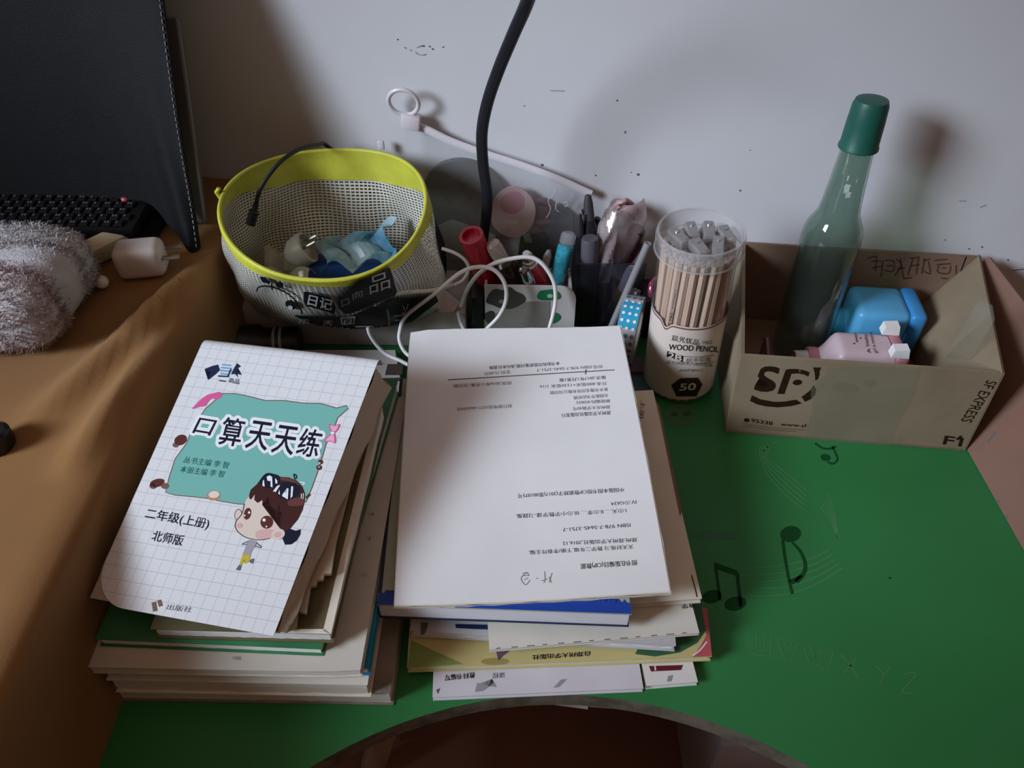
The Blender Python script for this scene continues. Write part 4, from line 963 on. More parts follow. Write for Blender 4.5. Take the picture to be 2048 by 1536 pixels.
b = MB(); rc = onwall(807, 205, 0.016); X_ = V((1, -0.108, 0)).normalized(); Z_ = V((0, 0, 1))
b.tube([rc + X_ * (0.0155 * math.cos(a)) + (Z_ * 0.94 + WALLN * 0.2) * (0.0155 * math.sin(a)) for a in [2 * math.pi * k / 40 for k in range(40)]], 0.0023, mat('white_slider', (0.62, 0.57, 0.59)), 10, True)
o_ = b.build('pull_ring'); o_.parent = sl; o_.location = (0, 0, 0)
for v_ in o_.data.vertices: v_.co -= zp.location
b = MB(); b.box(M4(onwall(762, 290, 0.013), frame(WALLN)), (0.010, 0.007, 0.004), mat('white_slider', (0.62, 0.57, 0.59)), 0.001); b.build('film_highlight', zp)  # small white block standing in for the bright highlight on the film
# inside the pouch
hp = lambda o: (lambda px, py: onwall(px, py, o))
def disc_on(pts, o0, o1, m, m2=None, sm=6):
    P_ = [(p.x, p.y) for p in catmull([(a, c, 0) for a, c in pts], sm, True)] if sm else pts
    bb = MB(); q = [onwall(x, y, o1) for x, y in P_]; bb.prism(q, -WALLN * (o1 - o0), m, m2); return bb
b = disc_on([(842, 420), (846, 372), (872, 335), (918, 322), (965, 335), (1003, 372), (1016, 420), (1010, 470), (930, 490), (850, 470)], 0.002, 0.010, mat('smoky_grey_plastic', (0.085, 0.09, 0.085), 0.4, 0.3, 25, 0.1, 60))
tag(b.build('plastic_disc'), 'dark grey round disc inside the clear pouch behind the cord', 'disc')
b = disc_on([(868, 455), (905, 440), (990, 470), (1005, 520), (880, 520)], 0.0105, 0.0120, mat('grey_white_card', (0.30, 0.30, 0.29), 0.5), sm=0)
tag(b.build('card'), 'pale grey card low in the clear pouch left of the cord', 'card')
peach = mat('peach_paper', (0.42, 0.24, 0.25), 0.5, nscale=22, col2=(0.55, 0.38, 0.36))
b = disc_on([(982, 420), (990, 395), (1012, 377), (1034, 374), (1056, 388), (1070, 412), (1068, 442), (1052, 466), (1028, 476), (1000, 466), (984, 446)], 0.0122, 0.0140, peach)
h = hp(0.0143); b.pxpoly([(1000, 400), (1016, 386), (1036, 384), (1048, 398), (1044, 418), (1026, 428), (1006, 422)], h, mat('rose_blush', (0.46, 0.16, 0.19), 0.5), smooth=4)
b.pxpoly([(1046, 470), (1058, 466), (1066, 486), (1050, 484)], h, mat('mint_leaf', (0.18, 0.34, 0.25), 0.5))
tag(b.build('peach_sticker'), 'pink peach-shaped paper sticker showing through the clear pouch', 'sticker')
b = disc_on([(1040, 480), (1090, 470), (1110, 510), (1095, 560), (1030, 555)], 0.004, 0.012, mat('dark_green_plastic', (0.010, 0.045, 0.022), 0.4), sm=0); tag(b.build('eraser'), 'dark green block at the bottom of the clear pouch under the peach sticker', 'eraser')
b = disc_on([(1066, 400), (1092, 402), (1100, 440), (1084, 462), (1068, 450)], 0.004, 0.011, mat('wine_plastic', (0.14, 0.05, 0.065), 0.4), sm=0); b.pxpoly([(1074, 404), (1090, 408), (1092, 414), (1076, 412)], hp(0.0113), black); tag(b.build('tag'), 'wine red tag right of the peach sticker in the clear pouch', 'tag')
b = disc_on([(1098, 430), (1118, 412), (1145, 432), (1150, 500), (1098, 520)], 0.003, 0.010, mat('slate_plastic', (0.10, 0.105, 0.125), 0.3), sm=0); tag(b.build('sharpener'), 'slate grey lump at the right end inside the clear pouch', 'sharpener')
wsq = mat('white_squiggle', (0.66, 0.66, 0.68), 0.3)
b = MB()
for P_ in ([(1112, 378), (1108, 390), (1098, 398), (1097, 406), (1101, 416), (1098, 428), (1092, 436)], [(1118, 400), (1112, 408), (1112, 418), (1118, 424)], [(1128, 406), (1134, 404), (1136, 410), (1130, 413), (1128, 406)]): b.tube(catmull([onwall(x, y, 0.0165) for x, y in P_], 6), 0.0007, wsq, 6)
b.build('squiggles', zp)  # thin white squiggle lines over the film

# ---------------- black cord from above
b = MB()
pts = [aty(1078, -80, 0.60), aty(1056, 0, 0.64), aty(1026, 70, 0.66), aty(997, 140, 0.675), aty(975, 205, 0.685), aty(964, 265, 0.69), aty(966, 325, 0.695), aty(974, 385, 0.70), aty(973, 430, 0.712), aty(966, 480, 0.725), aty(960, 540, 0.735), aty(955, 600, 0.74)]
b.tube(catmull(pts, 10), 0.0056, mat('black_rubber_cord', (0.008, 0.009, 0.013), 0.45), 16); tag(b.build('hanging_cable'), 'thick black cord hanging down in front of the white wall', 'cable')

# ---------------- flowered case with sticks of make-up
fc_ = thing('flowered_case', 'white open case with green flower prints behind the right pile', 'case', (0.018, 0.69, 0))
casem = mat('case_white', (0.52, 0.49, 0.48), 0.45, 0.04, 20); casetan = mat('case_beige', (0.25, 0.23, 0.20), 0.5, 0.06, 20)
YF = 0.672
ol = [(-0.030, 0.0), (-0.030, 0.088), (0.052, 0.088)] + [(0.052 + 0.018 * math.sin(a), 0.070 + 0.018 * math.cos(a)) for a in [math.pi / 2 * k / 8 for k in range(1, 9)]] + [(0.070, 0.0)]
b = MB(); b.prism([V((x, YF - 0.03 * x, z)) for x, z in ol], V((0, 0.003, 0)), casem)
hf = hitplane(V((0, YF, 0)), V((-0.03, -1, 0)), 0.0005); hf2 = hitplane(V((0, YF, 0)), V((-0.03, -1, 0)), 0.0009)
b.pxpoly([(1040, 604), (1100, 602), (1098, 690), (965, 690), (965, 640)], hf, casetan)
ol_ = mat('shaded_flower', (0.055, 0.055, 0.045), 0.5); gf = mat('green_flower', (0.015, 0.16, 0.06), 0.45)  # first flower print is darkened, its shade put into the colour
b.pxpoly([(978, 588), (990, 578), (1006, 580), (1018, 574), (1030, 582), (1046, 590), (1050, 602), (1036, 612), (1020, 618), (1000, 616), (985, 610), (972, 604)], hf2, ol_, smooth=4)
b.pxpoly([(1074, 592), (1080, 582), (1092, 580), (1106, 579), (1118, 586), (1120, 596), (1108, 600), (1090, 601), (1078, 599)], hf2, gf, smooth=4); b.pxell(1100, 592, 6, 4, hitplane(V((0, YF, 0)), V((-0.03, -1, 0)), 0.0013), mat('mint_white', (0.40, 0.50, 0.42), 0.5), n=12)
b.pxpoly([(1100, 634), (1110, 625), (1120, 632), (1118, 640), (1104, 647)], hf2, gf, smooth=4); b.pxell(1003, 603, 6, 4, hitplane(V((0, YF, 0)), V((-0.03, -1, 0)), 0.0013), casetan, n=12)
b.pxpoly([(970, 628), (985, 622), (990, 640), (974, 646)], hf2, ol_, smooth=4)
b.build('front_panel', fc_)
b = MB(); b.prism([V((-0.030, 0.715, 0.003)), V((0.066, 0.713, 0.003)), V((0.066, 0.713, 0.080)), V((-0.030, 0.715, 0.080))], V((0, 0.003, 0)), casem); b.build('back_panel', fc_)
b = MB(); b.prism([V((-0.030, 0.676, 0.003)), V((-0.030, 0.715, 0.003)), V((-0.030, 0.715, 0.080)), V((-0.030, 0.676, 0.086))], V((0.003, 0, 0)), casem); b.build('side_panel', fc_)
b = MB(); b.prism([V((0.063, 0.675, 0.003)), V((0.063, 0.713, 0.003)), V((0.063, 0.713, 0.078)), V((0.063, 0.675, 0.078))], V((0.003, 0, 0)), casem); b.build('side_panel', fc_)
b = MB(); b.prism([V((-0.030, 0.673, 0.0005)), V((0.066, 0.671, 0.0005)), V((0.066, 0.716, 0.0005)), V((-0.030, 0.718, 0.0005))], V((0, 0, 0.002)), casetan); b.build('base', fc_)
def stick(name, label, cat, pxt, pxb, yt, yb, prof, m, seg=24, down=0.0):
    """a turned stick: axis from the bottom pixel to the top pixel at the given depths; prof = list of (part name, [(r, t)], material), t 0 bottom .. 1 top"""
    p1, p0 = aty(*pxt, yt), aty(*pxb, yb); ax = p1 - p0; p0 = p0 - ax.normalized() * down; L = (p1 - p0).length; M = M4(p0, frame(ax))
    t = thing(name, label, cat, p0)
    for nm, pr_, mm in prof:
        bb = MB(); bb.lathe([(r, q * L) for r, q in pr_], M, mm, seg, pr_[0][0] > 0, pr_[-1][0] > 0); bb.build(nm, t)
    return t
redm = mat('red_gloss', (0.42, 0.012, 0.035), 0.3, coat=0.3); dkcase = mat('dark_brown_gloss', (0.028, 0.016, 0.014), 0.25, coat=0.3); silver = mat('silver', (0.60, 0.58, 0.57), 0.2, metal=1.0)
stick('lipstick_tube', 'red open-ended tube leaning left in the flowered case', 'tube', (942, 470), (966, 532), 0.690, 0.700, [('tube', [(0.0125, 0), (0.0130, 0.3), (0.0132, 1.0), (0.0098, 1.0), (0.0095, 0.93), (0.0, 0.93)], redm)], redm, down=0.035)
stick('lip_gloss', 'dark lip gloss with a clear rounded top leaning in the flowered case', 'lip gloss', (982, 482), (1035, 575), 0.690, 0.694,
      [('body', [(0.0, 0), (0.0105, 0.01), (0.0125, 0.15), (0.0120, 0.66), (0.0085, 0.70)], dkcase), ('cap', [(0.0085, 0.70), (0.0088, 0.90), (0.0078, 0.96), (0.0048, 0.99), (0, 1.0)], mat('pearly_clear_cap', (0.42, 0.36, 0.33), 0.12, coat=0.6))], None, down=0.02)
stick('lipstick', 'red lipstick with a silver ringed tip leaning in the flowered case', 'lipstick', (1052, 506), (1082, 575), 0.688, 0.700,
      [('body', [(0.0, 0), (0.010, 0.01), (0.0105, 0.72), (0.0090, 0.76)], redm), ('tip', [(0.0090, 0.76), (0.0092, 0.80), (0.0072, 0.81), (0.0075, 0.86), (0.0058, 0.87), (0.0058, 0.97), (0.004, 1.0), (0, 1.0)], silver)], None, down=0.02)
stick('steel_ring', 'small steel ring piece between the dark lip gloss and the red lipstick', 'ring', (1048, 540), (1060, 570), 0.680, 0.684, [('ring', [(0.006, 0), (0.0078, 0.3), (0.0078, 0.7), (0.006, 1.0), (0.004, 0.9), (0.004, 0.1)], silver)], None, down=0.012)
stick('glitter_pen', 'bright cyan glitter pen with a clear cap at the right of the flowered case', 'pen', (1139, 465), (1112, 565), 0.715, 0.700,
      [('body', [(0.0, 0), (0.0075, 0.0), (0.0088, 0.1), (0.0088, 0.74), (0.006, 0.76)], mat('cyan_glitter', (0.04, 0.36, 0.47), 0.25, 0.3, 300, coat=0.4)), ('cap', [(0.006, 0.76), (0.0085, 0.80), (0.0085, 0.95), (0.006, 1.0), (0, 1.0)], clear('clear_cap', (0.85, 0.87, 0.9), (0.7, 0.7, 0.7), 0.2))], None, down=0.0)
stick('crayon', 'grey slim crayon between the red lipstick and the cyan pen', 'crayon', (1098, 500), (1084, 560), 0.712, 0.704, [('body', [(0.0, 0), (0.0045, 0.02), (0.0045, 0.9), (0.002, 1.0), (0, 1.0)], mat('pale_grey_plastic', (0.30, 0.29, 0.30), 0.4))], None, down=0.03)

# ---------------- white charging cables looping over everything
cabm = mat('white_cable', (0.68, 0.66, 0.65), 0.4)
def cable(pts, label, r=0.0022):
    bb = MB(); bb.tube(catmull(pts, 10), r, cabm, 12); return tag(bb.build('charging_cable'), label, 'cable')
cable([aty(905, 570, 0.668), aty(868, 580, 0.640), aty(822, 584, 0.628), aty(785, 590, 0.625), aty(756, 607, 0.626), aty(738, 642, 0.627), aty(741, 671, 0.628), aty(768, 705, 0.624), aty(802, 722, 0.614), aty(832, 736, 0.604), aty(836, 724, 0.606),
       aty(812, 706, 0.616), aty(800, 684, 0.623), aty(800, 662, 0.628), aty(812, 632, 0.632), aty(866, 590, 0.636), aty(920, 546, 0.645), aty(956, 534, 0.652), aty(988, 540, 0.654), aty(1009, 566, 0.652), aty(1012, 600, 0.648), aty(998, 632, 0.643), aty(968, 664, 0.636), aty(950, 690, 0.625)], 'long white cable looping low on the left then arching right to the flowered case')
cable([aty(922, 612, 0.664), aty(934, 580, 0.660), aty(956, 549, 0.660), aty(988, 527, 0.662), aty(1025, 517, 0.664), aty(1061, 515, 0.666), aty(1086, 529, 0.664), aty(1107, 563, 0.660), aty(1111, 598, 0.655), aty(1106, 630, 0.648), aty(1096, 665, 0.640)], 'white cable arching over the red lipstick down the front of the flowered case')
cable([aty(884, 497, 0.690), aty(910, 506, 0.685), aty(930, 520, 0.682), aty(937, 538, 0.680), aty(925, 561, 0.676), aty(898, 574, 0.674)], 'short white cable loop tight against the right side of the mesh bag', 0.0019)
cable([aty(916, 624, 0.667), aty(922, 646, 0.664), aty(934, 672, 0.655)], 'stub of white cable running down below the torn paper scrap')

# ---------------- dark clear pen cup with pens
cup = thing('pen_cup', 'dark clear square pen cup against the wall left of the pencil tub', 'pen cup', (0.108, 0.715, 0))
smoke = clear('smoky_acrylic', (0.62, 0.61, 0.66), (0.06, 0.06, 0.07), 0.10, 0.9, 0.05)
CX0, CX1, CY0, CY1, CH = 0.070, 0.146, 0.690, 0.748, 0.104
for nm, c, s_ in (('front_wall', ((CX0 + CX1) / 2, CY0, CH / 2 + .001), (CX1 - CX0, 0.002, CH)), ('back_wall', ((CX0 + CX1) / 2, CY1, CH / 2 + .001), (CX1 - CX0, 0.002, CH)), ('side_wall', (CX0 + .001, (CY0 + CY1) / 2, CH / 2 + .001), (0.002, CY1 - CY0 - .002, CH)), ('side_wall', (CX1 - .001, (CY0 + CY1) / 2, CH / 2 + .001), (0.002, CY1 - CY0 - .002, CH)), ('base', ((CX0 + CX1) / 2, (CY0 + CY1) / 2, 0.0016), (CX1 - CX0 - .004, CY1 - CY0 - .002, 0.003))):
    b = MB(); b.box(M4(c), s_, smoke, 0.0005, 1); b.build(nm, cup)
charc = mat('charcoal_plastic', (0.040, 0.038, 0.042), 0.4)
stick('marker', 'tall black marker with a tapered grey tip, tallest in the pen cup', 'marker', (1176, 388), (1182, 560), 0.735, 0.715, [('body', [(0.0, 0), (0.0078, 0.0), (0.0085, 0.5), (0.0085, 0.72), (0.0065, 0.80)], black), ('tip', [(0.0065, 0.80), (0.0050, 0.93), (0.0034, 0.99), (0, 1.0)], charc)], None, down=0.04)
stick('ballpoint_pen', 'thin black pen standing left of the tall marker', 'pen', (1161, 428), (1172, 560), 0.722, 0.712, [('body', [(0.0, 0), (0.0026, 0.0), (0.0028, 0.8), (0.0014, 1.0), (0, 1.0)], black)], None, down=0.04)
b = MB(); b.tube([aty(1167, 420, 0.73), aty(1172, 440, 0.733), aty(1177, 460, 0.733)], 0.0024, black, 8); b.tube([aty(1196, 436, 0.735), aty(1190, 450, 0.735), aty(1186, 480, 0.73), aty(1184, 540, 0.728)], 0.0036, black, 8)
tag(b.build('hand_tool'), 'black handled tool beside the tall marker in the pen cup', 'tool')
stick('highlighter', 'flat-topped dark grey marker at the front of the pen cup', 'marker', (1180, 476), (1176, 600), 0.706, 0.703, [('body', [(0.0, 0), (0.0095, 0.0), (0.0095, 0.97), (0.0085, 1.0), (0, 1.0)], mat('mid_charcoal', (0.075, 0.07, 0.08), 0.45))], None, down=0.025)
stick('glue_stick', 'white and yellow glue stick leaning in the pen cup', 'glue stick', (1266, 538), (1240, 600), 0.700, 0.712, [('body', [(0.0, 0), (0.0085, 0.0), (0.0085, 0.55)], mat('mustard_plastic', (0.36, 0.22, 0.03), 0.4)), ('cap', [(0.0078, 0.55), (0.0078, 0.85), (0.006, 1.0), (0, 1.0)], white)], None, down=0.02)
stick('maroon_pen', 'thick maroon pen leaning right at the back of the pen cup', 'pen', (1276, 452), (1240, 560), 0.735, 0.728, [('body', [(0.0, 0), (0.0075, 0.02), (0.0095, 0.6), (0.0100, 0.95), (0.006, 1.0), (0, 1.0)], mat('maroon_gloss', (0.040, 0.008, 0.012), 0.3, coat=0.3))], None, down=0.03)
stick('plastic_stick', 'pale pinkish stick at the middle of the pen cup', 'stick', (1208, 505), (1204, 620), 0.712, 0.706, [('body', [(0.0, 0), (0.0036, 0.0), (0.0040, 0.85), (0.0024, 1.0), (0, 1.0)], mat('dull_pink_plastic', (0.24, 0.18, 0.18), 0.4))], None, down=0.015)
stick('lolly_stick', 'pale pointed stick beside the glue stick in the pen cup', 'stick', (1227, 532), (1228, 556), 0.716, 0.714, [('body', [(0.0, 0), (0.0036, 0.05), (0.0036, 0.8), (0.0012, 1.0), (0, 1.0)], mat('dull_pink_plastic', (0.24, 0.18, 0.18)))], None, down=0.03)
stick('drinking_straw', 'clear plastic straw leaning right in front of the pen cup', 'straw', (1296, 486), (1226, 646), 0.682, 0.676, [('tube', [(0.0034, 0), (0.0040, 0.03), (0.0040, 1.0), (0.0030, 1.0), (0.0030, 0.03)], clear('straw_plastic', (0.75, 0.74, 0.76), (0.55, 0.54, 0.55), 0.30))], None, down=0.03)
stick('ruler', 'clear grey ruler standing between the straw and the tape roll', 'ruler', (1272, 580), (1254, 650), 0.684, 0.676, [('blade', [(0.0, 0), (0.006, 0.0), (0.006, 1.0), (0, 1.0)], mat('grey_ruler', (0.17, 0.17, 0.19), 0.35))], None, seg=4, down=0.03)
# wrapped snack sticks
wrapm = clear('wrapper_film', (0.85, 0.82, 0.82), (0.6, 0.5, 0.5), 0.30, 1.0, 0.12)
def wrapf(x0, x1, y0, dep, pxt, pxb, ph):
    def f(u, v):
        a = 2 * math.pi * u; p = aty(*pxt, y0).lerp(aty(*pxb, y0 - 0.012), v)
        rx = (x1 - x0) / 2 * (1 - 0.25 * max(0, 0.15 - v) / 0.15); fl = 0.35 + 0.65 * min(1, v * 4)
        return p + V((rx * math.cos(a) * (1 + 0.08 * math.sin(5 * v + ph)), dep * fl * math.sin(a) + 0.003 * math.sin(13 * v + 3 * a + ph), 0.003 * math.sin(9 * v + 2 * a + ph)))
    return f
b = MB(); b.grid(wrapf(-0.009, 0.009, 0.718, 0.008, (1222, 418), (1206, 560), 0.4), 24, 18, wrapm); tag(b.build('snack_wrapper', angle=25), 'tall folded clear wrapper standing in the middle of the pen cup', 'wrapper')
b = MB(); b.grid(wrapf(-0.022, 0.022, 0.738, 0.010, (1256, 402), (1234, 560), 2.0), 28, 20, wrapm); tag(b.build('snack_wrapper', angle=25), 'wide crumpled pinkish wrapper at the back right of the pen cup', 'wrapper')
b = MB(); b.grid(lambda u, v: aty(1232 + 40 * u, 410 + 26 * v - 14 * math.sin(math.pi * u), 0.742 - 0.006 * math.sin(6 * v + 4 * u)) + V((0, 0, 0)), 14, 8, mat('rosy_wrapper', (0.42, 0.25, 0.27), 0.3)); b2_ = b.build('biscuit_pack', angle=25); sm = b2_.modifiers.new('s', 'SOLIDIFY'); sm.thickness = 0.004
tag(b2_, 'rosy biscuit pack showing above the wide wrapper in the pen cup', 'packet')

# ---------------- tape roll and rosy ring beside the tub
tp = thing('tape_roll', 'roll of washi tape with a blue dotted pattern standing by the pencil tub', 'tape', (0.132, 0.655, 0.04))
M = M4((0.121, 0.662, 0.0385), frame((0.95, -0.30, 0)))
b = MB(); b.lathe([(0.0380, 0), (0.0384, 0.0003), (0.0384, 0.0205), (0.0380, 0.0208), (0.026, 0.0208), (0.026, 0), (0.038, 0)], M, mat('pale_tape', (0.40, 0.40, 0.44), 0.4), 56)
tb = mat('tape_blue', (0.02, 0.28, 0.45), 0.35); tg = mat('tape_grey', (0.10, 0.11, 0.14), 0.4)
def ontape(a, w_, o=0.0005): return M @ V(((0.0384 + o) * math.cos(a), (0.0384 + o) * math.sin(a), w_))
af = None
best = max(range(360), key=lambda k: -abs(proj(ontape(math.radians(k), 0.01))[1] - 628) - (1000 if (M.to_3x3() @ V((math.cos(math.radians(k)), math.sin(math.radians(k)), 0))).y > 0 else 0))
A0 = math.radians(best)
vs = [];
for r_, mm in ((0, tb),):
    n = 12; vs = [ontape(A0 + (k / n - 0.5) * 0.85, w_, 0.0004) for k in range(n + 1) for w_ in (0.0004, 0.0204)]
    b.add(vs, [[2 * k, 2 * k + 1, 2 * k + 3, 2 * k + 2] for k in range(n)], tb)
for i in range(-9, 10):
    for j in range(3):
        ac = A0 + i * 0.21; wc_ = 0.0035 + 0.0068 * j; mm = white if abs(i) <= 2 else tg
        rr = 0.0018 if abs(i) <= 2 else 0.0022
        b.add([ontape(ac + rr / 0.0384 * math.cos(2 * math.pi * k / 10), wc_ + rr * math.sin(2 * math.pi * k / 10), 0.0009) for k in range(10)], [list(range(10))], mm)
b.build('roll', tp)
b = MB(); b.lathe([(0.0258, 0.0005), (0.0258, 0.0203), (0.0235, 0.0203), (0.0235, 0.0005), (0.0258, 0.0005)], M, mat('card_core', (0.30, 0.25, 0.2), 0.7), 48); b.build('core', tp)
p = aty(1312, 578, 0.690); b = MB(); X_ = V((0.5, 0.4, -0.6)).normalized(); F_ = frame((0.8, -0.5, 0.3))
b.tube([p + F_ @ V((0.012 * math.cos(a), 0.012 * math.sin(a), 0)) for a in [2 * math.pi * k / 32 for k in range(32)]], 0.0040, mat('rose_metal', (0.42, 0.12, 0.18), 0.18, metal=0.8), 12, True)
tag(b.build('hair_tie'), 'shiny rose ring peeping out between the tape roll and the pencil tub', 'ring')
b = MB(); b.box(M4((p.x + 0.012, p.y + 0.02, (p.z - 0.016) / 2)), (0.05, 0.045, p.z - 0.016), mat('dark_wine_box', (0.035, 0.012, 0.018), 0.4), 0.003); tag(b.build('small_box'), 'dark wine box behind the tape roll and the pencil tub', 'box')
# ================================================================== pencil tub
TB = V((0.1835, 0.616, 0.0)); TTILT = Euler((0.0, -0.035, 0)).to_matrix(); TR_, THT = 0.0375, 0.192
TM = M4(TB + V((0, 0, 0.0015)), TTILT)
tub = thing('pencil_tub', 'clear round tub of wooden pencils with a beige paper label', 'tub', TB)
tubc = clear('tub_plastic', (0.98, 0.975, 0.97), (0.75, 0.72, 0.70), 0.04, 1.0, 0.05); lidc = clear('lid_plastic', (0.96, 0.96, 0.96), (0.78, 0.76, 0.75), 0.14, 1.3, 0.06)
b = MB(); b.lathe([(0, 0), (TR_ - 0.002, 0), (TR_, 0.002), (TR_, THT - 0.018), (TR_ - 0.001, THT - 0.014)], TM, tubc, 64); b.build('body', tub)
b = MB(); b.lathe([(TR_ + 0.0035, THT - 0.020), (TR_ + 0.0045, THT - 0.018), (TR_ + 0.0045, THT - 0.004), (TR_ + 0.0030, THT), (TR_ + 0.0012, THT), (TR_ + 0.0010, THT - 0.012), (TR_, THT - 0.0145), (0, THT - 0.0145)], TM, lidc, 64)
b.tube([TM @ V(((TR_ + 0.0025) * math.cos(a), (TR_ + 0.0025) * math.sin(a), THT)) for a in [2 * math.pi * k / 64 for k in range(64)]], 0.0012, lidc, 8, True)
b.tube([TM @ V(((TR_ + 0.0042) * math.cos(a), (TR_ + 0.0042) * math.sin(a), THT - 0.019)) for a in [2 * math.pi * k / 64 for k in range(64)]], 0.0010, lidc, 8, True); b.build('lid', tub)
TI = TM.inverted()
def htub(r):
    def h(px, py):
        o = TI @ CAMP; d = (TI.to_3x3() @ ray(px, py))
        a = d.x ** 2 + d.y ** 2; b_ = 2 * (o.x * d.x + o.y * d.y); c = o.x ** 2 + o.y ** 2 - r * r; D_ = b_ * b_ - 4 * a * c
        t = (-b_ - math.sqrt(D_)) / (2 * a) if D_ > 0 else -b_ / (2 * a)
        return CAMP + ray(px, py) * t
    return h
lb = mat('beige_label', (0.60, 0.505, 0.44), 0.45, 0.03, 30, coat=0.15)
z1 = (TI @ htub(TR_)(1385, 664)).z
b = MB(); RL_ = TR_ + 0.0005
angc = math.atan2(*[(TI @ htub(TR_)(1330, 668))[k] for k in (1, 0)])
def labp(u, v):
    a = 2 * math.pi * u; dd = abs((a - angc + math.pi) % (2 * math.pi) - math.pi)
    top_ = z1 + 0.006 - 0.008 * math.exp(-(dd / 0.13) ** 2)
    return TM @ V((RL_ * math.cos(a), RL_ * math.sin(a), 0.007 + (top_ - 0.007) * v))
b.grid(labp, 96, 10, lb)
bd = mat('label_border', (0.16, 0.075, 0.065), 0.45)
for o1, o2, mm in ((0.0016, 0.0034, bd),):
    b.grid(lambda u, v: labp(u, 1.0) + TTILT @ V((0.0003 * math.cos(2 * math.pi * u), 0.0003 * math.sin(2 * math.pi * u), -(o1 + (o2 - o1) * v))), 96, 1, mm)
h1, h2, h3 = htub(RL_ + 0.0004), htub(RL_ + 0.0007), htub(RL_ + 0.0010)
q = lambda x, y: (1280 + x * 0.1692, 620 + y * 0.1692)
b.pxtext('晨光优品', q(372, 355), q(695, 415), (1, -10.5), h1, ink, 0.0, 5); b.pxtext('M&G', q(735, 408), q(850, 400), (1, -7), h1, prl, 0, 5)
b.pxtext('WOOD PENCIL', q(335, 468), q(930, 500), (1.5, -11), h1, ink, 0.012, 5)
b.pxpoly([q(322, 484), q(512, 545), q(503, 617), q(312, 553)], h1, ink, 5); b.pxtext('2B', q(325, 560), q(490, 606), (2, -11), h2, lb, 0.02, 5)
b.pxline([q(512, 548), q(690, 556), q(880, 534)], 0.9, h1, ink); b.pxline([q(503, 620), q(690, 632), q(870, 612)], 0.9, h1, ink); b.pxtext('原木铅笔', q(540, 616), q(840, 604), (1, -8), h1, prl, 0, 5)
b.pxtext('晨光2B原木六角杆铅笔', q(305, 634), q(860, 672), (1, -6.5), h1, prl, 0.0, 5)
b.pxtext('AWP30413', q(455, 732), q(735, 728), (1, -5.5), h1, prl, 0, 5)
b.pxpoly([q(368, 890), q(478, 806), q(685, 800), q(738, 880), q(668, 1022), q(432, 1022)], h1, mat('dark_brown_print', (0.022, 0.012, 0.010), 0.4), 6); b.pxtext('50', q(462, 952), q(655, 945), (2.5, -14), h2, lb, 0.02, 5)
b.build('label', tub, angle=60)
# pencils
woodp = mat('bare_pencil_wood', (0.52, 0.36, 0.27), 0.5, 0.12, 8, 0.05, 60, stretch=(30, 30, 1.2)); leadm = mat('graphite', (0.04, 0.04, 0.045), 0.4)
pr_root = thing('pencil', 'plain bare-wood hexagonal pencil standing in the clear tub', 'pencil', (0, 0, 0), 'wooden pencils in the tub')
b = MB(); PR = 0.0037
b.lathe([(0.0010, 0), (PR, 0), (PR, 0.172), (0.0010, 0.172)], Matrix.Identity(4), woodp, 6); b.build('shaft', pr_root, angle=30, origin=(0, 0, 0))
b = MB(); b.lathe([(0, 0.1715), (0.0011, 0.1715), (0.0011, 0.1724), (0, 0.1724)], Matrix.Identity(4), leadm, 10); b.build('lead', pr_root, origin=(0, 0, 0))
rnd = random.Random(3); PL = []
for R_, n, ph in ((0.0318, 24, 0.1), (0.0235, 16, 0.3), (0.0150, 8, 0.2), (0.0, 1, 0)):
    for k in range(n):
        a = 2 * math.pi * k / max(1, n) + ph
        PL.append((R_, a))
fill = [p for p in PL]
first = True
for i, (R_, a) in enumerate(fill):
    a2 = a + (rnd.uniform(0.10, 0.22) if R_ > 0.03 else rnd.uniform(-.05, .05))
    p0 = V((R_ * math.cos(a), R_ * math.sin(a), 0.0025)); p1 = V((R_ * math.cos(a2), R_ * math.sin(a2), 0.0025 + 0.172))
    ax = (p1 - p0).normalized(); fm = frame(ax); M = TM @ M4(p0, fm @ Matrix.Rotation(rnd.random() * 6, 3, 'Z'))
    if first: pr_root.matrix_world = M; first = False
    else: dup(pr_root, M)
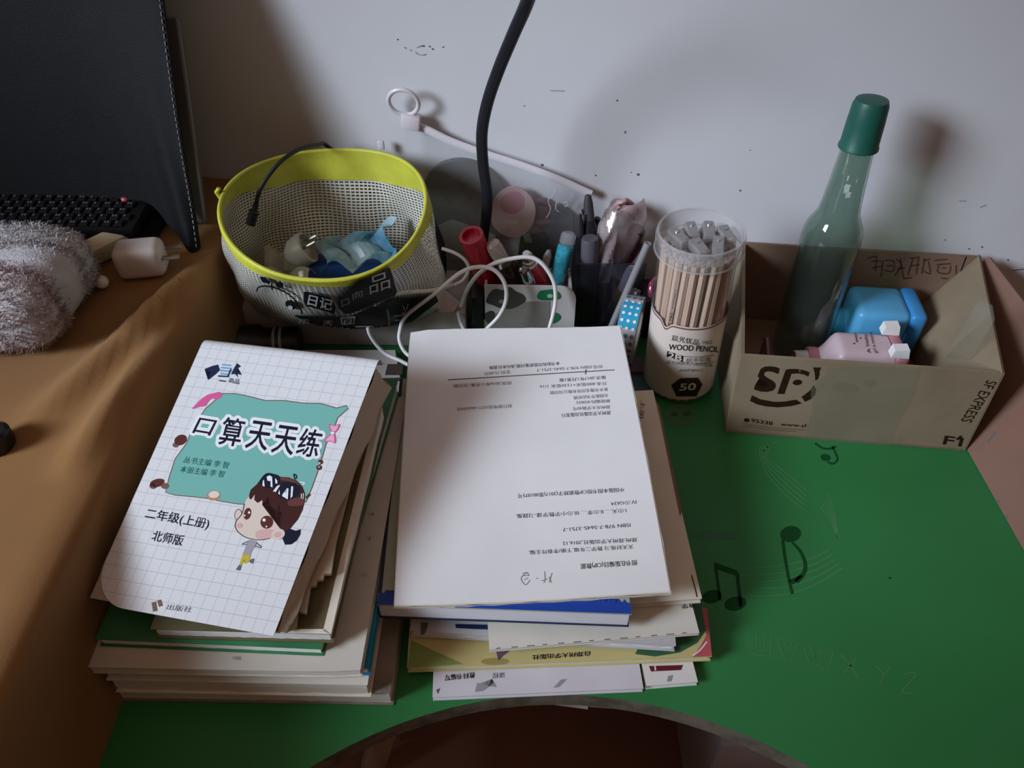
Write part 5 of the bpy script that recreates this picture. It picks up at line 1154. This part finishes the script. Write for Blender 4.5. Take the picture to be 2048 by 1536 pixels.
# a few of them carry print towards the viewer: lettered strips laid on the nearest shafts
for o_ in [o for o in COL.objects if o.get('category') == 'pencil']: o_['wspace'] = 0
strip = mat('pencil_strip', (0.24, 0.16, 0.12), 0.5)
cands = []
for o_ in [o for o in COL.objects if o.get('category') == 'pencil']:
    c = o_.matrix_world @ V((0, 0, 0.135)); x, y = proj(c); cands.append((c.y, x, o_))
cands.sort(key=lambda c: c[0])
for (xa, nm) in ((1350, 'printed pencil standing farthest left of the lettered ones in the tub'), (1368, 'printed pencil second from the left of the lettered ones in the tub'), (1456, 'printed pencil at the right side of the clear tub')):
    c = min(cands[:14], key=lambda c: abs(c[1] - xa)); o_ = c[2]; o_['label'] = nm; cands.remove(c)
    sh = [k for k in o_.children if k.name.startswith('shaft')][0]; sh.data = sh.data.copy()
    Mi = o_.matrix_world; best = None
    for k in range(6):
        a = math.pi / 6 + k * math.pi / 3; n = Mi.to_3x3() @ V((math.cos(a), math.sin(a), 0)); dt = n.dot(CAMP - Mi.translation)
        if best is None or dt > best[0]: best = (dt, a)
    a = best[1]; ap = PR * math.cos(math.pi / 6); N_ = V((math.cos(a), math.sin(a), 0)); T_ = V((-math.sin(a), math.cos(a), 0))
    def put(s_, z, off): return N_ * (ap + off) + T_ * s_ + V((0, 0, z))
    bb = MB(); base = len(sh.data.materials)
    bb.add([put(-0.0014, 0.072, 0.0001), put(0.0014, 0.072, 0.0001), put(0.0014, 0.100, 0.0001), put(-0.0014, 0.100, 0.0001)], [[0, 1, 2, 3]], strip)
    for tx, z0, z1_, hh_ in (('绘图考试', 0.074, 0.098, 0.0022), ('M&G', 0.103, 0.113, 0.0024), ('AWP30413', 0.118, 0.142, 0.0018)):
        cu = bpy.data.curves.new('t', 'FONT'); cu.body = tx; cu.resolution_u = 2; ob = bpy.data.objects.new('t', cu); me = bpy.data.meshes.new_from_object(ob); bpy.data.objects.remove(ob)
        xs = [v_.co.x for v_ in me.vertices]; ys = [v_.co.y for v_ in me.vertices]; x0, x1, y0, y1 = min(xs), max(xs), min(ys), max(ys)
        vs = [put(0.5 * hh_ - hh_ * (v_.co.y - y0) / (y1 - y0), z0 + (z1_ - z0) * (v_.co.x - x0) / (x1 - x0), 0.0003) for v_ in me.vertices]
        bb.add(vs, [list(p_.vertices) for p_ in me.polygons], ink); bpy.data.meshes.remove(me)
    src = bpy.data.meshes.new('p'); src.from_pydata(bb.v, [], bb.f)
    for m_ in bb.mats: sh.data.materials.append(m_)
    bm = bmesh.new(); bm.from_mesh(sh.data); n0 = len(bm.faces); bm.from_mesh(src); bm.faces.ensure_lookup_table()
    for k, i_ in enumerate(bb.mi): bm.faces[n0 + k].material_index = base + i_; bm.faces[n0 + k].smooth = False
    bm.to_mesh(sh.data); bm.free(); bpy.data.meshes.remove(src)
    del o_['group']
# little clear sharpeners lying in the lid
shm = clear('smoky_clear', (0.80, 0.78, 0.78), (0.50, 0.47, 0.47), 0.35, 1.2, 0.08)
sr = thing('pencil_sharpener', 'small smoky clear sharpener lying in the lid of the pencil tub', 'sharpener', (0, 0, 0), 'sharpeners in the tub lid')
b = MB(); b.box(M4((0, 0, 0.0052)), (0.0115, 0.024, 0.010), shm, 0.0018); b.build('body', sr, origin=(0, 0, 0))
b = MB(); b.box(M4((0.0, 0.0, 0.0108), Euler((0.1, 0, 0)).to_matrix()), (0.0085, 0.018, 0.0008), mat('grey_blade', (0.40, 0.39, 0.39), 0.3, metal=0.7)); b.build('blade', sr, origin=(0, 0, 0))
b = MB(); b.lathe([(0, 0), (0.0018, 0), (0.0018, 0.0012), (0, 0.0012)], M4((0, 0.003, 0.0113)), silver, 10); b.build('screw', sr, origin=(0, 0, 0))
for i, (x, y, r_) in enumerate(((-0.006, 0.012, 0.05), (0.010, 0.012, -0.1), (-0.020, 0.002, 0.5), (0.014, -0.014, -0.25), (-0.004, -0.016, 0.3), (0.025, 0.004, 0.2))):
    M = TM @ M4((x, y, THT - 0.0143), Euler((0, 0, r_)).to_matrix())
    if i == 0: sr.matrix_world = M
    else: dup(sr, M)
sr['wspace'] = 0

# ================================================================== courier carton with its contents
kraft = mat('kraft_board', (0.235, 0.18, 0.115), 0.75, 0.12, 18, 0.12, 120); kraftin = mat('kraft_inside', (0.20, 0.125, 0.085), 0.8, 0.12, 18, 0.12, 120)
bx = thing('courier_box', 'open brown courier carton with a large dark logo on its front', 'box', (0.35, 0.62, 0))
F0, F1 = V((0.2206, 0.5387, 0.0006)), V((0.4585, 0.5135, 0.0006)); B0, B1 = V((0.243, 0.728, 0.0006)), V((0.4545, 0.705, 0.0006))
R0, R1, R2, R3 = atz(1482, 711, 0.106), atz(2010, 747, 0.106), atz(1958, 508, 0.106), V((0.258, 0.731, 0.106))
R2 = V((0.5125, 0.7033, 0.106))
R0 = hitplane(F0, (F1 - F0).cross(R1 - F0))(1482, 711)
def panel(nm, p, m=kraft, th=0.0035, inward=None, m2=None):
    p = [V(x) for x in p]; n = (p[1] - p[0]).cross(p[2] - p[0]).normalized(); n = n if n.dot(inward) > 0 else -n
    bb = MB(); bb.prism(p, n * th, m, m2 or m); o = bb.build(nm, bx, smooth=False); return o, n
fp, nf = panel('front_panel', [F0, F1, R1, R0], kraft, inward=V((0, 1, 0)))
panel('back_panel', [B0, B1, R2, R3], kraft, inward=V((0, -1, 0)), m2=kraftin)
panel('left_panel', [F0, B0, R3, R0], kraft, inward=V((1, 0, 0)))
panel('right_panel', [F1, B1, R2, R1], kraft, inward=V((-1, 0, 0)))
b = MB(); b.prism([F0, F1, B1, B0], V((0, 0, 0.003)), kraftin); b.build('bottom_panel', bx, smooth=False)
# print on the front
hF = hitplane(F0, -nf, 0.0002); b = MB(); bp = mat('brown_black_print', (0.020, 0.012, 0.006), 0.8, spec=0.05)
c = lambda *a: [(1480 + x * 0.13672, 720 + y * 0.13672) for x, y in a]
b.pxpoly(c((580, 125), (560, 205), (470, 172), (400, 166), (358, 182), (350, 222), (400, 260), (480, 305), (522, 350), (520, 400), (480, 448), (400, 467), (300, 463), (202, 430), (222, 362), (300, 395), (380, 405), (413, 388), (408, 352), (360, 312), (282, 268), (258, 236), (300, 132), (360, 97), (440, 92), (520, 102)), hF, bp)
b.pxpoly(c((545, 495), (648, 500), (752, 202), (850, 196), (940, 214), (998, 243), (1018, 180), (940, 150), (830, 131), (740, 130), (672, 140), (655, 180)), hF, bp)
b.pxell(*c((840, 328))[0], 9.4, 5.6, hF, bp, -0.1)
b.pxpoly(c((175, 515), (300, 575), (500, 612), (650, 608), (820, 580), (905, 635), (750, 675), (550, 693), (380, 680), (250, 650), (145, 600)), hF, bp)
b.pxpoly(c((900, 540), (950, 612), (1040, 570), (1100, 500), (1115, 425), (1075, 370), (1020, 450)), hF, bp); b.pxpoly(c((1070, 108), (1185, 110), (1160, 180), (1165, 210), (1140, 280), (1100, 300), (1095, 200)), hF, bp)
b.pxell(*c((98, 880))[0], 6, 4, hF, bp, 0.1, n=14); b.pxtext('95338', c((160, 905))[0], c((478, 955))[0], (0.6, -7), hF, bp, 0.02); b.pxtext('www.sf-', c((592, 962))[0], c((1005, 990))[0], (0.5, -7), hF, bp, 0.01)
for y in (930, 962): b.pxline(c((40, y), (500, y + 62), (950 if y < 950 else 820, y + 92 if y < 950 else y + 84)), 1.0, hF, mat('thin_brown_print', (0.07, 0.05, 0.03), 0.6))
b.pxtext('SF EXPRESS', (1974, 760), (1921, 842), (21, 4.5), hF, bp, 0.006); b.pxtext('F1', (1885, 888), (1923, 893), (5, -17), hF, bp, 0.02)
b.pxpoly([(1528, 726), (1532, 720), (1536, 726)], hF, bp) if False else None
for x, y, rx, ry in ((1690, 775, 26, 10), (1740, 766, 12, 7), (1645, 770, 2, 2), (1600, 742, 3, 2)): b.pxell(x, y, rx, ry, hF, mat('kraft_stain', (0.20, 0.145, 0.095), 0.8), 0.1)
src_t = bx; tgt = fp
def onto(bb, ob):
    base = len(ob.data.materials); s2 = bpy.data.meshes.new('p'); o_ = bx.location; s2.from_pydata([p_ - o_ for p_ in bb.v], [], bb.f)
    for m_ in bb.mats: ob.data.materials.append(m_)
    bm = bmesh.new(); bm.from_mesh(ob.data); n0 = len(bm.faces); bm.from_mesh(s2); bm.faces.ensure_lookup_table()
    for k, i_ in enumerate(bb.mi): bm.faces[n0 + k].material_index = base + i_
    bm.to_mesh(ob.data); bm.free(); bpy.data.meshes.remove(s2)
b.pxpoly([(1912, 878), (1920, 871), (1925, 872), (1922, 877), (1915, 881)], hF, bp); onto(b, fp)
tape = clear('packing_tape', (0.95, 0.96, 0.93), (0.40, 0.38, 0.31), 0.16, 0.9, 0.25)
b = MB(); hT = hitplane(F0, -nf, 0.0005)
b.pxpoly([(1622, 772), (1640, 760), (1655, 738), (1700, 732), (1760, 733), (1842, 740), (1828, 790), (1800, 838), (1778, 896), (1605, 880), (1622, 820)], hT, tape); b.build('tape', bx, smooth=False); b = MB(); b.pxpoly([(1892, 903), (1910, 899), (1934, 890), (1926, 899), (1905, 906)], hT, tape); b.build('tape', bx, smooth=False)
# handwriting inside the back panel
bpn = [o for o in bx.children if o.name.startswith('back_panel')][0]
nb = (B1 - B0).cross(R3 - B0).normalized(); nb = nb if nb.y < 0 else -nb
hB = hitplane(B0, nb, 0.0038); b = MB(); pen = mat('red_brown_pen', (0.075, 0.022, 0.018), 0.6)
w0 = lambda *a: [(1560 + x * 0.2148, 480 + y * 0.2148) for x, y in a]
for s_ in (((810, 170), (900, 150)), ((850, 200), (940, 195)), ((900, 150), (890, 290)), ((860, 260), (960, 240)), ((960, 190), (940, 340)), ((980, 190), (1060, 200), (1050, 290), (970, 280)), ((990, 240), (1050, 240)), ((1080, 180), (1130, 230), (1070, 330)), ((1120, 170), (1150, 360)), ((1090, 270), (1160, 260)), ((1210, 170), (1300, 160)),
           ((1240, 170), (1190, 330)), ((1220, 240), (1300, 230)), ((1290, 170), (1270, 320)), ((1330, 190), (1400, 180)), ((1350, 170), (1320, 310)), ((1380, 200), (1400, 310), (1340, 290)), ((1440, 190), (1560, 180)), ((1460, 230), (1590, 220)), ((1480, 240), (1470, 300), (1570, 310), (1590, 240)), ((1510, 260), (1550, 260)), ((1640, 235), (1640, 320)), ((1500, 355), (1560, 360)), ((1150, 360), (1230, 350))):
    b.pxline(w0(*s_), 2.6, hB, pen, 5)
b.pxline(w0((1735, 155), (1675, 315)), 2.6, hB, ink, 0); onto(b, bpn)
b = MB(); hR_ = hitplane(F1, (B1 - F1).cross(R1 - F1).normalized(), 0)
nr = (B1 - F1).cross(R1 - F1).normalized(); nr = nr if nr.x < 0 else -nr
hR_ = hitplane(F1, nr, 0.0045); b.pxpoly([(1958, 600), (1985, 610), (1990, 640), (1940, 720), (1890, 715), (1910, 680)], hR_, tape); b.build('inner_tape', bx, smooth=False)

# floral-water bottle
p0, p1 = V((0.327, 0.662, 0.0042)), V((0.3225, 0.672, 0.29))
ax = (p1 - p0).normalized(); M = M4(p0, frame(ax))
bot_ = thing('glass_bottle', 'empty pale green glass bottle with a dark green cap standing in the carton', 'bottle', p0)
glass = clear('pale_green_glass', (0.74, 0.83, 0.78), (0.30, 0.36, 0.33), 0.05, 1.5, 0.04)
b = MB(); r = 0.0295
b.lathe([(0, 0.003), (r * 0.8, 0.0005), (r * 0.97, 0.003), (r, 0.008), (r, 0.148), (r * 0.98, 0.156), (r * 0.91, 0.164), (r * 0.79, 0.171), (0.0202, 0.178), (0.0188, 0.188), (0.0172, 0.208), (0.0152, 0.238), (0.0147, 0.250), (0.0147, 0.256)], M, glass, 56)
b.lathe([(r * 0.93, 0.006), (r * 0.93, 0.147), (r * 0.86, 0.161), (r * 0.62, 0.176), (0.0150, 0.205), (0.0128, 0.250)], M, glass, 40); b.build('body', bot_)
cg = mat('dark_green_cap', (0.010, 0.085, 0.062), 0.45, 0.1, 30)
b = MB(); b.lathe([(0.0152, 0.2455), (0.0182, 0.2455), (0.0182, 0.2475), (0.0172, 0.249), (0.0167, 0.270), (0.0158, 0.286), (0.0142, 0.2905), (0.010, 0.2915), (0, 0.2915)], M, cg, 40); b.build('cap', bot_)
b = MB(); tubeh = lambda px, py: M @ V((0, 0, 0))
lbl_r = lambda a, z, r_: M @ V((r_ * math.cos(a), r_ * math.sin(a), z))
for a0, z0, w_, h_ in ((-1.95, 0.212, 0.34, 0.010), (-1.80, 0.206, 0.30, 0.007), (-2.05, 0.222, 0.10, 0.006), (-1.55, 0.220, 0.08, 0.005)):
    pts = []
    for k in range(9):
        an = 2 * math.pi * k / 9; rr = 1 + 0.25 * math.sin(3.7 * k + a0); z = z0 + h_ / 2 * math.sin(an) * rr
        pts.append(lbl_r(a0 + w_ / 2 * math.cos(an) * rr, z, 0.0172 - (z - 0.208) * 0.067 + 0.0006))
    b.add(pts, [list(range(9))], mat('label_residue', (0.34, 0.40, 0.37), 0.6))
b.build('label_residue', bot_)

# blue pump-shaped bottle and pink pump-shaped bottle lying in the carton
t = thing('blue_flask', 'blue plastic square-shouldered flask lying behind the pink one in the carton', 'flask', (0.41, 0.668, 0.0036))
yaw = Euler((0, 0, -0.10)).to_matrix(); O = V((0.412, 0.670, 0.0392)); M = M4(O, yaw)
sky = mat('sky_blue_plastic', (0.085, 0.33, 0.56), 0.35, 0.04, 30); sky2 = mat('deeper_blue_plastic', (0.035, 0.22, 0.50), 0.35, 0.04, 30); sky3 = mat('cyan_blue_plastic', (0.06, 0.36, 0.62), 0.35)
b = MB(); b.box(M @ M4((-0.008, 0, 0)), (0.058, 0.056, 0.064), sky, 0.009, 4); b.build('body', t)
b = MB(); b.box(M @ M4((0.0275, 0, 0)), (0.018, 0.0565, 0.0645), sky2, 0.006, 3); b.build('base', t)
b = MB(); b.lathe([(0, 0), (0.0155, 0), (0.0155, 0.003), (0.0148, 0.004), (0.0155, 0.005), (0.0155, 0.009), (0, 0.009)], M @ M4((-0.046, 0, -0.002), frame((1, 0, 0))), sky3, 32); b.build('collar', t)
b = MB(); b.lathe([(0, 0), (0.012, 0), (0.0132, 0.001), (0.0138, 0.008), (0, 0.008)], M @ M4((-0.0535, 0, -0.002), frame((1, 0, 0))), sky3, 32); b.build('cap', t)
t = thing('pink_flask', 'pale pink plastic flask with white tabs lying against the carton front', 'flask', (0.36, 0.59, 0.0036))
O = V((0.362, 0.6105, 0.0335)); M = M4(O, Euler((0, 0, -0.09)).to_matrix())
pkm = mat('pale_pink_plastic', (0.56, 0.43, 0.46), 0.35, 0.03, 30); rsm = mat('rose_plastic', (0.42, 0.17, 0.21), 0.35)
def pinkb(u, v):
    a = 2 * math.pi * u; x = -0.036 + 0.070 * v
    k = min(1, max(0, (x + 0.036) / 0.020)); k = k * k * (3 - 2 * k)
    sq_ = lambda q_, n_: math.copysign(abs(q_) ** n_, q_)
    hy_ = 0.013 + 0.010 * k; hz_ = 0.013 + 0.0145 * k; e = 1 - 0.55 * k
    return M @ V((x, hy_ * sq_(math.cos(a), e), hz_ * sq_(math.sin(a), e)))
b = MB(); b.grid(pinkb, 48, 24, pkm); b.add([pinkb(k / 48, 1) for k in range(48)], [list(range(48))], pkm)
hP = hitplane(M @ V((0, 0, 0.0275)), V((0, 0, 1)), 0.0006)
for tx, p_, e_ in (('A little', (1741, 706), (1733, 668)), ('girl is moving', (1754, 706), (1743, 664)), ('sweet', (1716, 684), (1712, 664))): b.pxtext(tx, p_, e_, (-6, 0.5), hP, mat('plum_print', (0.07, 0.03, 0.045), 0.5), 0.01)
b.pxell(1721, 676, 1.6, 1.4, hP, ink, n=8); b.pxell(1708, 687, 2, 1.5, hP, mat('plum_print', (0.07, 0.03, 0.045)), n=8)
b.build('body', t, angle=60)
b = MB(); b.box(M @ M4((0.0415, 0, 0)), (0.015, 0.047, 0.056), rsm, 0.005, 3); b.build('base', t)
b = MB(); b.lathe([(0, 0), (0.0150, 0), (0.0158, 0.001), (0.0158, 0.009), (0.0150, 0.010), (0, 0.010)], M @ M4((-0.0455, 0, -0.002), frame((1, 0, 0))), rsm, 32); b.build('collar', t)
b = MB(); b.lathe([(0.0095, -0.0005), (0.0105, 0), (0.0112, 0.013), (0, 0.013)], M @ M4((-0.0585, 0, -0.002), frame((1, 0, 0))), white, 28); b.lathe([(0, 0.002), (0.0095, 0.002), (0.0095, 0)], M @ M4((-0.0585, 0, -0.002), frame((1, 0, 0))), mat('hollow_white', (0.45, 0.42, 0.40), 0.5), 28); b.build('cap', t)
for y_ in (-0.017, 0.020):
    b = MB(); b.prism([M @ V((0.028, y_ - 0.0055, 0.028)), M @ V((0.030, y_ - 0.0045, 0.037)), M @ V((0.044, y_ - 0.0045, 0.0385)), M @ V((0.046, y_ - 0.0055, 0.028))], M.to_3x3() @ V((0, 0.011, 0)), white); b.build('tab', t)
for px_, y_ in ((-0.021, -0.0195), (-0.026, 0.0150)):
    b = MB(); nv = V((-0.55, math.copysign(0.75, y_), 0.40)); b.lathe([(0, 0), (0.0052, 0), (0.0048, 0.0010), (0, 0.0010)], M @ M4((px_, y_, 0.010), frame(nv)), mat('plum_button', (0.09, 0.045, 0.06), 0.4), 18); b.build('button', t)
# brown card piece at the carton's left inside
b = MB(); pts = [V((0.2525, 0.560, 0.004)), V((0.2605, 0.606, 0.004)), V((0.2605, 0.606, 0.070)), V((0.2590, 0.598, 0.079)), V((0.2545, 0.574, 0.079)), V((0.2525, 0.564, 0.072))]
b.prism(pts, V((0.0025, -0.0003, 0)), mat('purple_brown_card', (0.17, 0.085, 0.085), 0.6)); tag(b.build('card', smooth=False), 'purple-brown card with rounded top standing inside the left of the carton', 'card')
